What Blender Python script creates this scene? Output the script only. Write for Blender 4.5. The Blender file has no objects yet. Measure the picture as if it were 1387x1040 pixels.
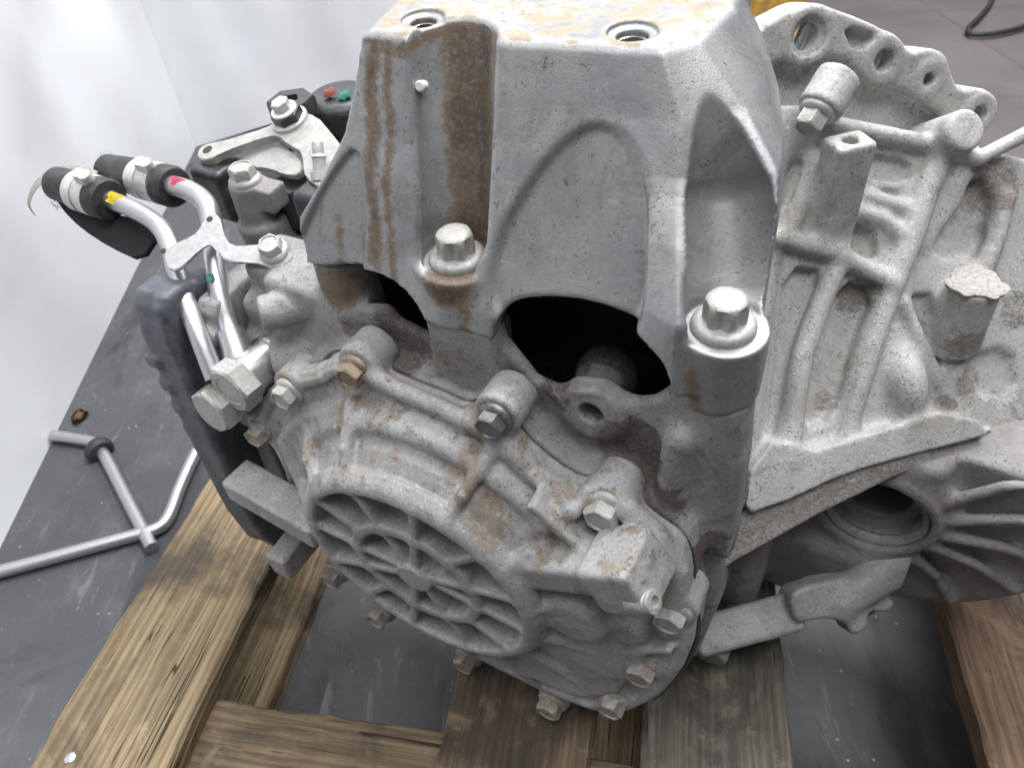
import bpy, bmesh, math, random
import numpy as np
from mathutils import Vector, Matrix
random.seed(7); np.random.seed(7)
scene = bpy.context.scene
C = scene.collection
rad = math.radians

# ------------------------------------------------------------------ camera (all design lengths in cm, scene in metres)
FPX, CX, CY = 1050.0, 693.5, 520.0            # focal length and centre for a 1387 x 1040 frame
PITCH, ROLL = rad(41), rad(3.2)
CAM_H = 66.0                                   # height of the lens above the floor
Fw = np.array([0, math.cos(PITCH), -math.sin(PITCH)])
R0 = np.array([1.0, 0, 0]); U0 = np.array([0, math.sin(PITCH), math.cos(PITCH)])
Rt = R0*math.cos(ROLL) - U0*math.sin(ROLL)
Up = U0*math.cos(ROLL) + R0*math.sin(ROLL)
cam_data = bpy.data.cameras.new('camera'); cam = bpy.data.objects.new('camera', cam_data); C.objects.link(cam)
cam_data.sensor_width = 36.0; cam_data.lens = 36.0*FPX/1387.0
cam_data.clip_start = 0.01; cam_data.clip_end = 60.0
cam_data.dof.use_dof = True; cam_data.dof.focus_distance = 0.40; cam_data.dof.aperture_fstop = 18.0
mw = Matrix.Identity(4)
for i, v in enumerate((Rt, Up, -Fw)):
    for k in range(3): mw[k][i] = v[k]
mw[2][3] = CAM_H/100
cam.matrix_world = mw
scene.camera = cam

# ------------------------------------------------------------------ light: overhead workshop lamp, plus added lamps for the front and far floor
world = bpy.data.worlds.new('World'); scene.world = world; world.use_nodes = True
bg = world.node_tree.nodes['Background']; bg.inputs[0].default_value = (0.80, 0.88, 1.0, 1); bg.inputs[1].default_value = 0.125
def area(name, loc, target, size, size_y, power, col):
    L = bpy.data.lights.new(name, 'AREA'); L.shape = 'RECTANGLE'; L.size = size; L.size_y = size_y
    L.energy = power; L.color = col
    o = bpy.data.objects.new(name, L); C.objects.link(o); o.location = loc
    o.rotation_euler = (Vector(target) - Vector(loc)).to_track_quat('-Z', 'Y').to_euler()
    return o
area('key_fill_lamp', (0.30, 1.05, 2.3), (0.0, 0.55, 0.3), 1.5, 0.6, 58, (0.96, 0.98, 1.0))
area('key_fill_lamp', (0.25, -0.35, 2.5), (-0.1, 0.7, 0.2), 2.0, 0.8, 39, (0.96, 0.98, 1.0))  # added fill from behind the camera, no known source
area('key_fill_lamp', (1.5, 2.6, 2.6), (1.0, 2.0, 0.0), 1.6, 0.5, 70, (0.97, 0.97, 1.0))  # added lamp that only lightens the far right floor
scene.view_settings.view_transform = 'Standard'; scene.view_settings.look = 'None'
scene.view_settings.exposure = 0.08; scene.view_settings.gamma = 1.0
scene.view_settings.use_curve_mapping = False

# ------------------------------------------------------------------ frames: photograph -> places in the hall
def ray(u, v): return Fw + (u-CX)/FPX*Rt - (v-CY)/FPX*Up
def world_on_z(u, v, z):                       # point of a sight line at height z (cm above floor)
    d = ray(u, v); t = (z-CAM_H)/d[2]; return np.array([d[0]*t, d[1]*t, z])
A_, T_ = rad(30), rad(5)                       # heading of the gearbox shaft, forward lean of the gearbox
N = np.array([-math.sin(A_)*math.cos(T_), -math.cos(A_)*math.cos(T_), -math.sin(T_)])
E_ = np.array([math.cos(A_), -math.sin(A_), 0.0])
UPT = np.cross(N, E_); UPT = UPT if UPT[2] > 0 else -UPT
MT = np.stack([E_, N, UPT])                    # rows: e (right), a (out of the end cover), z (up)
ORG = ray(560, 783)*45.0                       # centre of the ribbed disc
ZB = -15.5                                     # underside of the gearbox
def tpx(u, v, e=None, a=None, z=None, d=None):
    r = MT @ ray(u, v); o = -(MT @ ORG)
    if d is not None: return o + r*d
    i, val = [(i, x) for i, x in enumerate((e, a, z)) if x is not None][0]
    return o + r*(val-o[i])/r[i]
class Frame:
    def __init__(s, o, a1, a2, a3): s.o = np.array(o, float); s.B = np.array([a1, a2, a3], float)
    def px(s, u, v, c3=0.0):
        r = MT @ ray(u, v); o = -(MT @ ORG)
        t = ((s.o-o) @ s.B[2] + c3)/(r @ s.B[2]); return s.B @ (o + r*t - s.o)
    def to_t(s, q): return s.o + np.asarray(q) @ s.B
    def of_t(s, p): return s.B @ (np.asarray(p) - s.o)
FT = Frame((0, 0, 0), (1, 0, 0), (0, 1, 0), (0, 0, 1))
def L(p): return Vector((p[0]/100, -p[1]/100, (p[2]-ZB)/100))   # gearbox coordinates -> metres inside the gearbox empty

# ------------------------------------------------------------------ object helpers
def tag(o, label=None, cat=None, group=None, kind=None):
    if label: o['label'] = label
    if cat: o['category'] = cat
    if group: o['group'] = group
    if kind: o['kind'] = kind
    return o
def link(name, mesh, mat=None, parent=None):
    o = bpy.data.objects.new(name, mesh); C.objects.link(o)
    if mat is not None and len(mesh.materials) == 0: mesh.materials.append(mat)
    if parent is not None: o.parent = parent
    return o
def from_bm(name, bm, mat=None, parent=None, smooth=True, recalc=True, sharp=None):
    if recalc: bmesh.ops.recalc_face_normals(bm, faces=bm.faces[:])
    me = bpy.data.meshes.new(name); bm.to_mesh(me); bm.free()
    if smooth:
        me.shade_smooth()
        if sharp: me.set_sharp_from_angle(angle=rad(sharp))
    return link(name, me, mat, parent)

# ------------------------------------------------------------------ cast shapes: signed distance fields meshed by surface nets
class Vol:
    def __init__(s, lo, hi, h, frame=FT):
        s.h = h; s.frame = frame; s.lo = np.array(lo, float)
        s.n = [int(math.ceil((hi[i]-lo[i])/h))+1 for i in range(3)]
        s.ax = [(lo[i] + h*np.arange(s.n[i])).astype(np.float32) for i in range(3)]
        s.g = np.full(s.n, 3.0, np.float32)
    def _sl(s, lo, hi, pad):
        out = []
        for i in range(3):
            a = int(math.floor((lo[i]-pad-s.lo[i])/s.h)); b = int(math.ceil((hi[i]+pad-s.lo[i])/s.h))+1
            out.append(slice(max(0, min(a, s.n[i])), max(0, min(b, s.n[i]))))
        return tuple(out)
    def _loc(s, pr, k):
        sl = s._sl(pr.lo, pr.hi, k + 2.5*s.h)
        if any(x.stop <= x.start for x in sl): return None, None
        X = s.ax[0][sl[0]][:, None, None]; Y = s.ax[1][sl[1]][None, :, None]; Z = s.ax[2][sl[2]][None, None, :]
        return sl, np.asarray(pr.f(X, Y, Z), np.float32)
    def add(s, pr, k=0.25):
        sl, d = s._loc(pr, k)
        if sl is None: return s
        a = s.g[sl]; m = np.minimum(a, d)
        if k > 0: m = m - np.square(np.maximum(k-np.abs(a-d), 0))/(4*k)
        s.g[sl] = m; return s
    def cut(s, pr, k=0.15):
        sl, d = s._loc(pr, k)
        if sl is None: return s
        a = s.g[sl]; d = -d; m = np.maximum(a, d)
        if k > 0: m = m + np.square(np.maximum(k-np.abs(a-d), 0))/(4*k)
        s.g[sl] = m; return s
    def rough(s, amp, size, seed=1):            # uneven casting: low smooth noise added to the field
        rng = np.random.RandomState(seed)
        sh = [max(3, int(n*s.h/size)+3) for n in s.n]
        c = rng.randn(*sh).astype(np.float32)
        for i in range(3):
            t = np.arange(s.n[i])*s.h/size; j = np.minimum(t.astype(int), sh[i]-2); f = (t-j).astype(np.float32); f = f*f*(3-2*f)
            a = np.take(c, j, i); b = np.take(c, j+1, i)
            shp = [1, 1, 1]; shp[i] = -1; f = f.reshape(shp); c = a*(1-f)+b*f
        s.g += amp*c; return s
    def mesh(s):
        g = s.g; h = s.h
        for i in range(3):
            sl = [slice(None)]*3; sl[i] = 0; g[tuple(sl)] = np.maximum(g[tuple(sl)], 0.01); sl[i] = -1; g[tuple(sl)] = np.maximum(g[tuple(sl)], 0.01)
        neg = g < 0
        cnt = np.zeros([n-1 for n in s.n], np.int8)
        for dx in (0, 1):
            for dy in (0, 1):
                for dz in (0, 1): cnt += neg[dx:s.n[0]-1+dx, dy:s.n[1]-1+dy, dz:s.n[2]-1+dz]
        act = (cnt > 0) & (cnt < 8)
        idx = np.argwhere(act); ids = np.full(act.shape, -1, np.int32); ids[act] = np.arange(len(idx))
        acc = np.zeros((len(idx), 3)); num = np.zeros(len(idx))
        for ax in range(3):
            o1, o2 = [i for i in range(3) if i != ax]
            for p in (0, 1):
                for q in (0, 1):
                    off = [0, 0, 0]; off[o1] = p; off[o2] = q
                    i0 = idx + off; i1 = i0.copy(); i1[:, ax] += 1
                    a = g[i0[:, 0], i0[:, 1], i0[:, 2]]; b = g[i1[:, 0], i1[:, 1], i1[:, 2]]
                    m = (a < 0) != (b < 0)
                    t = np.where(m, a/np.where(m, a-b, 1), 0)
                    pt = np.array(off)[None, :]*np.ones((len(idx), 1)); pt[:, ax] += t
                    acc += pt*m[:, None]; num += m
        v = (idx + acc/num[:, None])*h + s.lo
        faces = []
        for ax in range(3):
            o1, o2 = (ax+1) % 3, (ax+2) % 3
            sa = [slice(None)]*3; sb = [slice(None)]*3; sa[ax] = slice(0, -1); sb[ax] = slice(1, None)
            a = neg[tuple(sa)]; b = neg[tuple(sb)]
            e = np.argwhere(a != b); 
            e = e[(e[:, o1] > 0) & (e[:, o2] > 0) & (e[:, o1] < s.n[o1]-1) & (e[:, o2] < s.n[o2]-1)]
            fl = a[e[:, 0], e[:, 1], e[:, 2]]
            def cell(d1, d2):
                c = e.copy(); c[:, o1] += d1; c[:, o2] += d2; return ids[c[:, 0], c[:, 1], c[:, 2]]
            q = np.stack([cell(-1, -1), cell(0, -1), cell(0, 0), cell(-1, 0)], 1)
            q[~fl] = q[~fl][:, ::-1]
            faces.append(q)
        return v, np.concatenate(faces)
    def build(s, name, mat, parent, attrs=None):
        v, q = s.mesh()
        t = s.frame.to_t(v)
        if np.linalg.det(s.frame.B) > 0: q = q[:, ::-1]      # the gearbox frame is mirrored when it is written to metres
        me = bpy.data.meshes.new(name)
        co = np.stack([t[:, 0], -t[:, 1], t[:, 2]-ZB], 1)/100
        me.vertices.add(len(co)); me.vertices.foreach_set('co', co.astype(np.float32).ravel())
        me.loops.add(q.size); me.loops.foreach_set('vertex_index', q.astype(np.int32).ravel())
        me.polygons.add(len(q)); me.polygons.foreach_set('loop_start', np.arange(0, q.size, 4, dtype=np.int32))
        me.update(calc_edges=True); me.validate()
        me.shade_smooth()
        for nm, fn in (attrs or {}).items():
            at = me.attributes.new(nm, 'FLOAT', 'POINT'); at.data.foreach_set('value', np.asarray(fn(t), np.float32))
        return link(name, me, mat, parent)

class Prim:
    def __init__(s, f, lo, hi): s.f = f; s.lo = np.minimum(lo, hi); s.hi = np.maximum(lo, hi)
def capsule(p, q, r, r2=None):
    p = np.array(p, float); q = np.array(q, float); r2 = r if r2 is None else r2; d = q-p; dd = max(d @ d, 1e-9); R = max(r, r2)
    def f(X, Y, Z):
        t = np.clip(((X-p[0])*d[0] + (Y-p[1])*d[1] + (Z-p[2])*d[2])/dd, 0, 1)
        return np.sqrt((X-p[0]-t*d[0])**2 + (Y-p[1]-t*d[1])**2 + (Z-p[2]-t*d[2])**2) - (r+(r2-r)*t)
    return Prim(f, np.minimum(p, q)-R, np.maximum(p, q)+R)
def cyl(p, q, r, rd=0.1, r2=None):
    p = np.array(p, float); q = np.array(q, float); r2 = r if r2 is None else r2; d = q-p; l = np.linalg.norm(d); d = d/l; R = max(r, r2)
    def f(X, Y, Z):
        t = (X-p[0])*d[0] + (Y-p[1])*d[1] + (Z-p[2])*d[2]
        rr = np.sqrt(np.maximum((X-p[0])**2 + (Y-p[1])**2 + (Z-p[2])**2 - t*t, 0))
        a = rr - (r+(r2-r)*np.clip(t/l, 0, 1)) + rd; b = np.abs(t-l/2) - l/2 + rd
        return np.minimum(np.maximum(a, b), 0) + np.sqrt(np.maximum(a, 0)**2 + np.maximum(b, 0)**2) - rd
    return Prim(f, np.minimum(p, q)-R, np.maximum(p, q)+R)
def ell(c, r):
    c = np.array(c, float); r = np.array(r, float)
    def f(X, Y, Z):
        k = np.sqrt(((X-c[0])/r[0])**2 + ((Y-c[1])/r[1])**2 + ((Z-c[2])/r[2])**2)
        return (k-1)*r.min()*np.maximum(0.6, 1/np.maximum(k, 0.7))
    return Prim(f, c-r, c+r)
def box(c, half, rd=0.15, rot=None):           # rot: three unit axes as rows
    c = np.array(c, float); half = np.array(half, float); rot = np.eye(3) if rot is None else np.array(rot, float)
    ext = np.abs(rot.T) @ half
    def f(X, Y, Z):
        q = [np.abs((X-c[0])*rot[i][0] + (Y-c[1])*rot[i][1] + (Z-c[2])*rot[i][2]) - half[i] + rd for i in range(3)]
        return np.sqrt(np.maximum(q[0], 0)**2 + np.maximum(q[1], 0)**2 + np.maximum(q[2], 0)**2) + np.minimum(np.maximum(np.maximum(q[0], q[1]), q[2]), 0) - rd
    return Prim(f, c-ext, c+ext)
def poly2(U, V, pts):
    d = None; sg = None; n = len(pts)
    for i in range(n):
        a = pts[i]; b = pts[i-1]; ex, ey = b[0]-a[0], b[1]-a[1]
        wx, wy = U-a[0], V-a[1]
        t = np.clip((wx*ex+wy*ey)/max(ex*ex+ey*ey, 1e-9), 0, 1)
        dd = (wx-ex*t)**2 + (wy-ey*t)**2
        c1 = (V >= a[1]); c2 = (V < b[1]); c3 = (ex*wy > ey*wx)
        fl = (c1 & c2 & c3) | (~c1 & ~c2 & ~c3)
        d = dd if d is None else np.minimum(d, dd)
        sg = np.where(fl, -1.0, 1.0) if sg is None else np.where(fl, -sg, sg)
    return sg*np.sqrt(d)
def chaikin(pts, it=2, closed=True):
    p = np.array(pts, float)
    for _ in range(it):
        if closed:
            q = np.roll(p, -1, 0); p = np.stack([.75*p+.25*q, .25*p+.75*q], 1).reshape(-1, p.shape[1])
        else:
            q = np.stack([.75*p[:-1]+.25*p[1:], .25*p[:-1]+.75*p[1:]], 1).reshape(-1, p.shape[1]); p = np.vstack([p[:1], q, p[-1:]])
    return p
def ext(pts, axis, lo, hi, rd=0.15, shear=0.0, grow=0.0):   # polygon in the two other axes, swept along axis; shear: axis' = axis + shear*z
    pts = np.array(pts, float); o = [i for i in range(3) if i != axis]
    def f(X, Y, Z):
        W = (X, Y, Z); d2 = poly2(W[o[0]], W[o[1]], pts) - grow
        w = W[axis] + (shear*Z if shear else 0)
        a = d2 + rd; b = np.abs(w-(lo+hi)/2) - (hi-lo)/2 + rd
        return np.minimum(np.maximum(a, b), 0) + np.sqrt(np.maximum(a, 0)**2 + np.maximum(b, 0)**2) - rd
    mn = pts.min(0)-grow; mx = pts.max(0)+grow; L0 = np.zeros(3); H0 = np.zeros(3)
    L0[o[0]], L0[o[1]] = mn; H0[o[0]], H0[o[1]] = mx
    sh = 0 if not shear else abs(shear)*max(abs(mn[1]), abs(mx[1]))
    L0[axis] = lo-sh; H0[axis] = hi+sh
    return Prim(f, L0, H0)
def line2(U, V, pts):
    d = None
    for a, b in zip(pts[:-1], pts[1:]):
        ex, ey = b[0]-a[0], b[1]-a[1]; t = np.clip(((U-a[0])*ex+(V-a[1])*ey)/max(ex*ex+ey*ey, 1e-9), 0, 1)
        dd = (U-a[0]-ex*t)**2 + (V-a[1]-ey*t)**2; d = dd if d is None else np.minimum(d, dd)
    return np.sqrt(d)
def wall(pts, axis, lo, hi, w, rd=0.15):       # rib: polyline in two axes with half width w, swept along axis
    pts = np.array(pts, float); o = [i for i in range(3) if i != axis]
    def f(X, Y, Z):
        W = (X, Y, Z); a = line2(W[o[0]], W[o[1]], pts) - w + rd; b = np.abs(W[axis]-(lo+hi)/2) - (hi-lo)/2 + rd
        return np.minimum(np.maximum(a, b), 0) + np.sqrt(np.maximum(a, 0)**2 + np.maximum(b, 0)**2) - rd
    L0 = np.zeros(3); H0 = np.zeros(3); mn = pts.min(0)-w; mx = pts.max(0)+w
    L0[o[0]], L0[o[1]] = mn; H0[o[0]], H0[o[1]] = mx; L0[axis] = lo; H0[axis] = hi
    return Prim(f, L0, H0)
def tubeline(pts, r):                          # rounded rib through 3D points, one primitive so that joints do not swell
    pts = np.array(pts, float); rs = r if np.ndim(r) else [r]*len(pts); ps = [capsule(pts[i], pts[i+1], rs[i], rs[i+1]) for i in range(len(pts)-1)]
    def f(X, Y, Z):
        d = ps[0].f(X, Y, Z)
        for p in ps[1:]: d = np.minimum(d, p.f(X, Y, Z))
        return d
    return [Prim(f, np.min([p.lo for p in ps], 0), np.max([p.hi for p in ps], 0))]
# ------------------------------------------------------------------ materials
class NT:
    def __init__(s, name):
        s.m = bpy.data.materials.new(name); s.m.use_nodes = True; s.t = s.m.node_tree; s.t.nodes.clear()
        s.out = s.t.nodes.new('ShaderNodeOutputMaterial'); s.b = s.t.nodes.new('ShaderNodeBsdfPrincipled')
        s.t.links.new(s.b.outputs[0], s.out.inputs[0])
    def n(s, typ, **kw):
        x = s.t.nodes.new(typ)
        for k, v in kw.items():
            if k.startswith('_'): setattr(x, k[1:], v)
            else:
                key = int(k[1:]) if k[0] == 'i' and k[1:].isdigit() else k.replace('__', ' ')
                s.put(x.inputs[key], v)
        return x
    def put(s, sock, v):
        if isinstance(v, bpy.types.NodeSocket): s.t.links.new(v, sock)
        elif isinstance(v, (tuple, list)) and sock.type == 'RGBA': sock.default_value = tuple(v)+((1,) if len(v) == 3 else ())
        else: sock.default_value = v
    def coord(s, scale=(1, 1, 1), what='Object'):
        tc = s.n('ShaderNodeTexCoord'); mp = s.n('ShaderNodeMapping', _vector_type='POINT'); s.put(mp.inputs['Vector'], tc.outputs[what]); mp.inputs['Scale'].default_value = scale; return mp.outputs[0]
    def noise(s, vec, scale, detail=4, rough=0.55, dist=0.0):
        x = s.n('ShaderNodeTexNoise', Vector=vec, Scale=scale, Detail=detail, Roughness=rough, Distortion=dist); return x.outputs['Fac']
    def ramp(s, fac, a, b, c0=0.0, c1=1.0):
        x = s.n('ShaderNodeMapRange', _interpolation_type='SMOOTHSTEP'); s.put(x.inputs[0], fac); x.inputs[1].default_value = a; x.inputs[2].default_value = b; x.inputs[3].default_value = c0; x.inputs[4].default_value = c1; return x.outputs[0]
    def math(s, op, a, b=0.0, c=None, clamp=False):
        x = s.n('ShaderNodeMath', _operation=op, _use_clamp=clamp); s.put(x.inputs[0], a); s.put(x.inputs[1], b)
        if c is not None: s.put(x.inputs[2], c)
        return x.outputs[0]
    def mix(s, fac, a, b, typ='MIX'):
        x = s.n('ShaderNodeMix', _data_type='RGBA', _blend_type=typ); s.put(x.inputs[0], fac); s.put(x.inputs[6], a); s.put(x.inputs[7], b); return x.outputs[2]
    def bump(s, h, strength, dist, normal=None):
        x = s.n('ShaderNodeBump'); x.inputs['Strength'].default_value = strength; x.inputs['Distance'].default_value = dist; s.put(x.inputs['Height'], h)
        if normal is not None: s.put(x.inputs['Normal'], normal)
        return x.outputs[0]
    def attr(s, name): return s.n('ShaderNodeAttribute', _attribute_name=name).outputs['Fac']
    def done(s, col, rough, metal=0.0, normal=None, spec=None):
        s.put(s.b.inputs['Base Color'], col); s.put(s.b.inputs['Roughness'], rough); s.put(s.b.inputs['Metallic'], metal)
        if normal is not None: s.put(s.b.inputs['Normal'], normal)
        if spec is not None: s.b.inputs['Specular IOR Level'].default_value = spec
        return s.m

def cast(name, base, base2, dust=(0.50, 0.46, 0.41), dust_amt=0.35, dark=(0.10, 0.085, 0.075), dark_amt=0.3,
         stain=(0.16, 0.10, 0.05), grit=0.5, metal=0.35, rough=0.52, stains=False, scale=1.0, speck=0.55, lump=0.25, st_amt=0.88, gcol=((0.085, 0.066, 0.060), (0.19, 0.155, 0.135)), scratch=0.0):
    s = NT(name); v = s.coord()
    big = s.noise(v, 22*scale, 5, 0.6); mid = s.noise(v, 95*scale, 5, 0.6); fine = s.noise(v, 900, 2, 0.6); grain = s.noise(v, 2600, 0, 0.5)
    col = s.mix(s.ramp(big, 0.35, 0.65), base, base2)
    sp = s.noise(v, 520, 4, 0.75); col = s.mix(s.ramp(sp, 0.54, 0.70, 0.0, speck), col, tuple(min(0.85, x*1.55) for x in base2)); col = s.mix(s.ramp(sp, 0.46, 0.30, 0.0, speck), col, tuple(x*0.5 for x in base))
    dm = s.math('MULTIPLY', s.ramp(s.noise(v, 48*scale, 5, 0.65, 0.6), 0.50, 0.66), dust_amt)
    if stains:
        da = s.attr('dust'); dm = s.math('MAXIMUM', dm, s.ramp(s.math('ADD', da, s.math('MULTIPLY_ADD', mid, 0.9, -0.45)), 0.42, 0.60))
    col = s.mix(dm, col, dust)
    # grey smears and pits
    sm = s.math('MULTIPLY', s.ramp(s.noise(v, 34*scale, 5, 0.7, 0.9), 0.52, 0.72), dark_amt)
    col = s.mix(sm, col, dark)
    pv = s.n('ShaderNodeMix', _data_type='VECTOR'); pv.inputs[0].default_value = 0.006; s.put(pv.inputs[4], v); s.put(pv.inputs[5], s.n('ShaderNodeTexNoise', Vector=v, Scale=500.0, Detail=2.0).outputs['Color'])
    pit = s.n('ShaderNodeTexVoronoi', Vector=pv.outputs[1], Scale=420.0, Randomness=1.0); pit.feature = 'F1'
    pm = s.math('MULTIPLY', s.ramp(pit.outputs['Distance'], 0.16, 0.34, 1.0, 0.0), s.ramp(mid, 0.46, 0.60))
    col = s.mix(s.math('MULTIPLY', pm, 0.6), col, (0.085, 0.075, 0.07))
    if scratch:
        for sc_, rot in (((1.0, 0.05, 0.05), (0.3, 0.5, 0.2)), ((0.06, 0.06, 1.0), (0.2, 0.9, 0.7))):
            mp = s.n('ShaderNodeMapping', Vector=v); mp.inputs['Rotation'].default_value = rot; mp.inputs['Scale'].default_value = sc_
            sn = s.math('MULTIPLY', s.ramp(s.noise(mp.outputs[0], 520, 2, 0.5), 0.66, 0.72), s.ramp(big, 0.45, 0.65)); col = s.mix(s.math('MULTIPLY', sn, scratch), col, (0.62, 0.62, 0.62))
        fl = s.math('MULTIPLY', s.ramp(s.noise(v, 210, 3, 0.6, 1.0), 0.63, 0.67), s.ramp(s.noise(v, 26, 3, 0.6), 0.50, 0.62)); col = s.mix(s.math('MULTIPLY', fl, 0.7), col, (0.15, 0.105, 0.06))
    h = s.math('ADD', s.math('MULTIPLY', fine, 0.6), s.math('MULTIPLY', grain, 0.35))
    h = s.math('SUBTRACT', h, s.math('MULTIPLY', pm, 0.5))
    met = s.math('MULTIPLY_ADD', dm, -metal, metal, clamp=True)
    if stains:
        sa = s.attr('stain'); ga = s.attr('grime')
        e1 = s.math('MULTIPLY_ADD', s.noise(v, 190, 5, 0.7, 0.6), 0.9, -0.45)
        st0 = s.ramp(s.math('ADD', sa, e1), 0.38, 0.72)
        core = s.ramp(s.math('ADD', sa, s.math('MULTIPLY_ADD', s.noise(v, 70, 5, 0.65, 0.8), 1.1, -0.55)), 0.62, 1.05)
        st = s.math('MULTIPLY', st0, s.ramp(s.noise(v, 420, 4, 0.7), 0.25, 0.55, 0.55, 1.0))
        tone = s.mix(core, tuple(min(1, x*1.55+0.012) for x in stain), tuple(x*0.75 for x in stain))
        col = s.mix(s.math('MULTIPLY', st, st_amt), col, tone)
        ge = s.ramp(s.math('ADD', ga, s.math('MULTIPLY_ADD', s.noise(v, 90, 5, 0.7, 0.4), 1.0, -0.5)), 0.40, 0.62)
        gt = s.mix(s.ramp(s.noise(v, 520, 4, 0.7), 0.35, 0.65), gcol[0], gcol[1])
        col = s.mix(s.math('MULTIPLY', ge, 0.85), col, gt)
        h = s.math('ADD', h, s.math('MULTIPLY', s.math('MULTIPLY', ge, s.noise(v, 420, 5, 0.7)), 1.8))
        h = s.math('ADD', h, s.math('MULTIPLY', st, 0.35))
        met = s.math('MULTIPLY', met, s.math('SUBTRACT', 1.0, s.math('MAXIMUM', st, ge)))
    r = s.math('ADD', s.math('MULTIPLY_ADD', mid, 0.22, rough-0.11), s.math('MULTIPLY', dm, 0.2), clamp=True)
    nb = s.bump(s.math('MULTIPLY', h, s.ramp(big, 0.3, 0.7, 0.5, 1.3)), 0.8*grit/0.5, 0.0007)
    nb = s.bump(s.noise(v, 160, 3, 0.5), lump, 0.0012, nb)
    return s.done(col, r, met, nb, 0.4)
M = {}
M['bracket'] = cast('cast_aluminium_bluish', (0.30, 0.30, 0.304), (0.40, 0.398, 0.398), dust=(0.34, 0.275, 0.19), dust_amt=0.12, dark=(0.15, 0.14, 0.13), dark_amt=0.4, stain=(0.095, 0.058, 0.028), stains=True, grit=0.13, metal=0.55, rough=0.44, speck=0.28, lump=0.05, st_amt=0.9, scratch=0.5)
M['cover'] = cast('cast_aluminium_dusty', (0.35, 0.345, 0.345), (0.46, 0.455, 0.45), dust=(0.30, 0.25, 0.20), dust_amt=0.45, dark=(0.13, 0.11, 0.10), dark_amt=0.35, stain=(0.15, 0.112, 0.075), stains=True, grit=0.6, metal=0.18, rough=0.57, lump=0.18, speck=0.65)
M['case'] = cast('cast_aluminium_grimy', (0.27, 0.265, 0.262), (0.36, 0.352, 0.345), dust=(0.25, 0.21, 0.17), dust_amt=0.5, dark=(0.09, 0.073, 0.064), dark_amt=0.5, stain=(0.13, 0.085, 0.045), stains=True, grit=0.7, metal=0.10, rough=0.64)
M['housing'] = cast('cast_aluminium_pale', (0.43, 0.418, 0.402), (0.53, 0.516, 0.498), dust=(0.36, 0.315, 0.27), dust_amt=0.5, dark=(0.16, 0.138, 0.122), dark_amt=0.6, stains=True, grit=0.65, metal=0.10, rough=0.64, lump=0.14, speck=0.65, gcol=((0.17, 0.145, 0.128), (0.33, 0.295, 0.265)))
M['arm'] = cast('galvanised_arm', (0.26, 0.255, 0.25), (0.36, 0.355, 0.35), dust=(0.28, 0.25, 0.23), dust_amt=0.4, dark=(0.12, 0.105, 0.10), dark_amt=0.4, grit=0.4, metal=0.2, rough=0.55, lump=0.1)
M['lower'] = cast('cast_aluminium_dirt_shade', (0.21, 0.198, 0.192), (0.29, 0.276, 0.268), dust=(0.26, 0.225, 0.205), dust_amt=0.5, dark=(0.07, 0.055, 0.05), dark_amt=0.5, grit=0.5, metal=0.08, rough=0.62)  # darkened for dirt and for the low light under the case

def plain(name, col, rough=0.45, metal=0.0, var=0.25, bump=0.15, scale=300, spec=0.5, dust=0.0, dustcol=(0.45, 0.42, 0.39)):
    s = NT(name); v = s.coord(); n1 = s.noise(v, scale, 5, 0.65); n2 = s.noise(v, scale*0.2, 5, 0.65, 0.4)
    dk = tuple(c*(1-var) for c in col); lt = tuple(min(1, c*(1+var)) for c in col)
    c = s.mix(s.ramp(n1, 0.3, 0.7), dk, lt)
    if dust: c = s.mix(s.math('MULTIPLY', s.ramp(n2, 0.42, 0.64), dust), c, dustcol)
    r = s.math('MULTIPLY_ADD', n1, 0.25, rough-0.12, clamp=True)
    if dust: r = s.math('ADD', r, s.math('MULTIPLY', s.ramp(n2, 0.42, 0.64), 0.2*dust), clamp=True)
    return s.done(c, r, metal, s.bump(n1, bump, 0.0006), spec)
M['zinc'] = plain('zinc_bolt', (0.46, 0.45, 0.435), 0.52, 0.35, 0.2, 0.2, 500, dust=0.6, dustcol=(0.42, 0.38, 0.33))
M['zinc_rusty'] = plain('zinc_bolt_dirty', (0.40, 0.375, 0.345), 0.58, 0.3, 0.3, 0.3, 420, dust=0.8, dustcol=(0.28, 0.22, 0.165))
M['zinc_dark'] = plain('dark_bolt', (0.15, 0.16, 0.18), 0.36, 0.6, 0.3, 0.15, 450, dust=0.55, dustcol=(0.30, 0.24, 0.19))
M['zinc_brown'] = plain('brown_bolt', (0.26, 0.19, 0.13), 0.5, 0.4, 0.35, 0.2, 380, dust=0.6, dustcol=(0.33, 0.27, 0.21))
M['alu'] = plain('drawn_aluminium', (0.52, 0.52, 0.53), 0.36, 0.9, 0.05, 0.015, 420, dust=0.15, dustcol=(0.52, 0.50, 0.48))
M['steel'] = plain('bright_steel', (0.66, 0.66, 0.68), 0.24, 0.9, 0.1, 0.05, 500)
M['rubber'] = plain('black_rubber', (0.022, 0.022, 0.024), 0.55, 0.0, 0.3, 0.2, 500, dust=0.35, dustcol=(0.10, 0.095, 0.09))
M['plastic'] = plain('black_plastic', (0.022, 0.022, 0.026), 0.38, 0.0, 0.3, 0.1, 400, dust=0.25, dustcol=(0.13, 0.125, 0.12))
M['pan'] = plain('dark_blue_grey_pan', (0.085, 0.092, 0.112), 0.48, 0.1, 0.22, 0.12, 260, dust=0.55, dustcol=(0.20, 0.195, 0.195))
M['fabric'] = plain('black_woven_sleeve', (0.014, 0.014, 0.016), 0.85, 0.0, 0.4, 0.8, 700)
M['strap'] = plain('grey_woven_strap', (0.30, 0.28, 0.25), 0.8, 0.0, 0.35, 0.5, 900)
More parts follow.
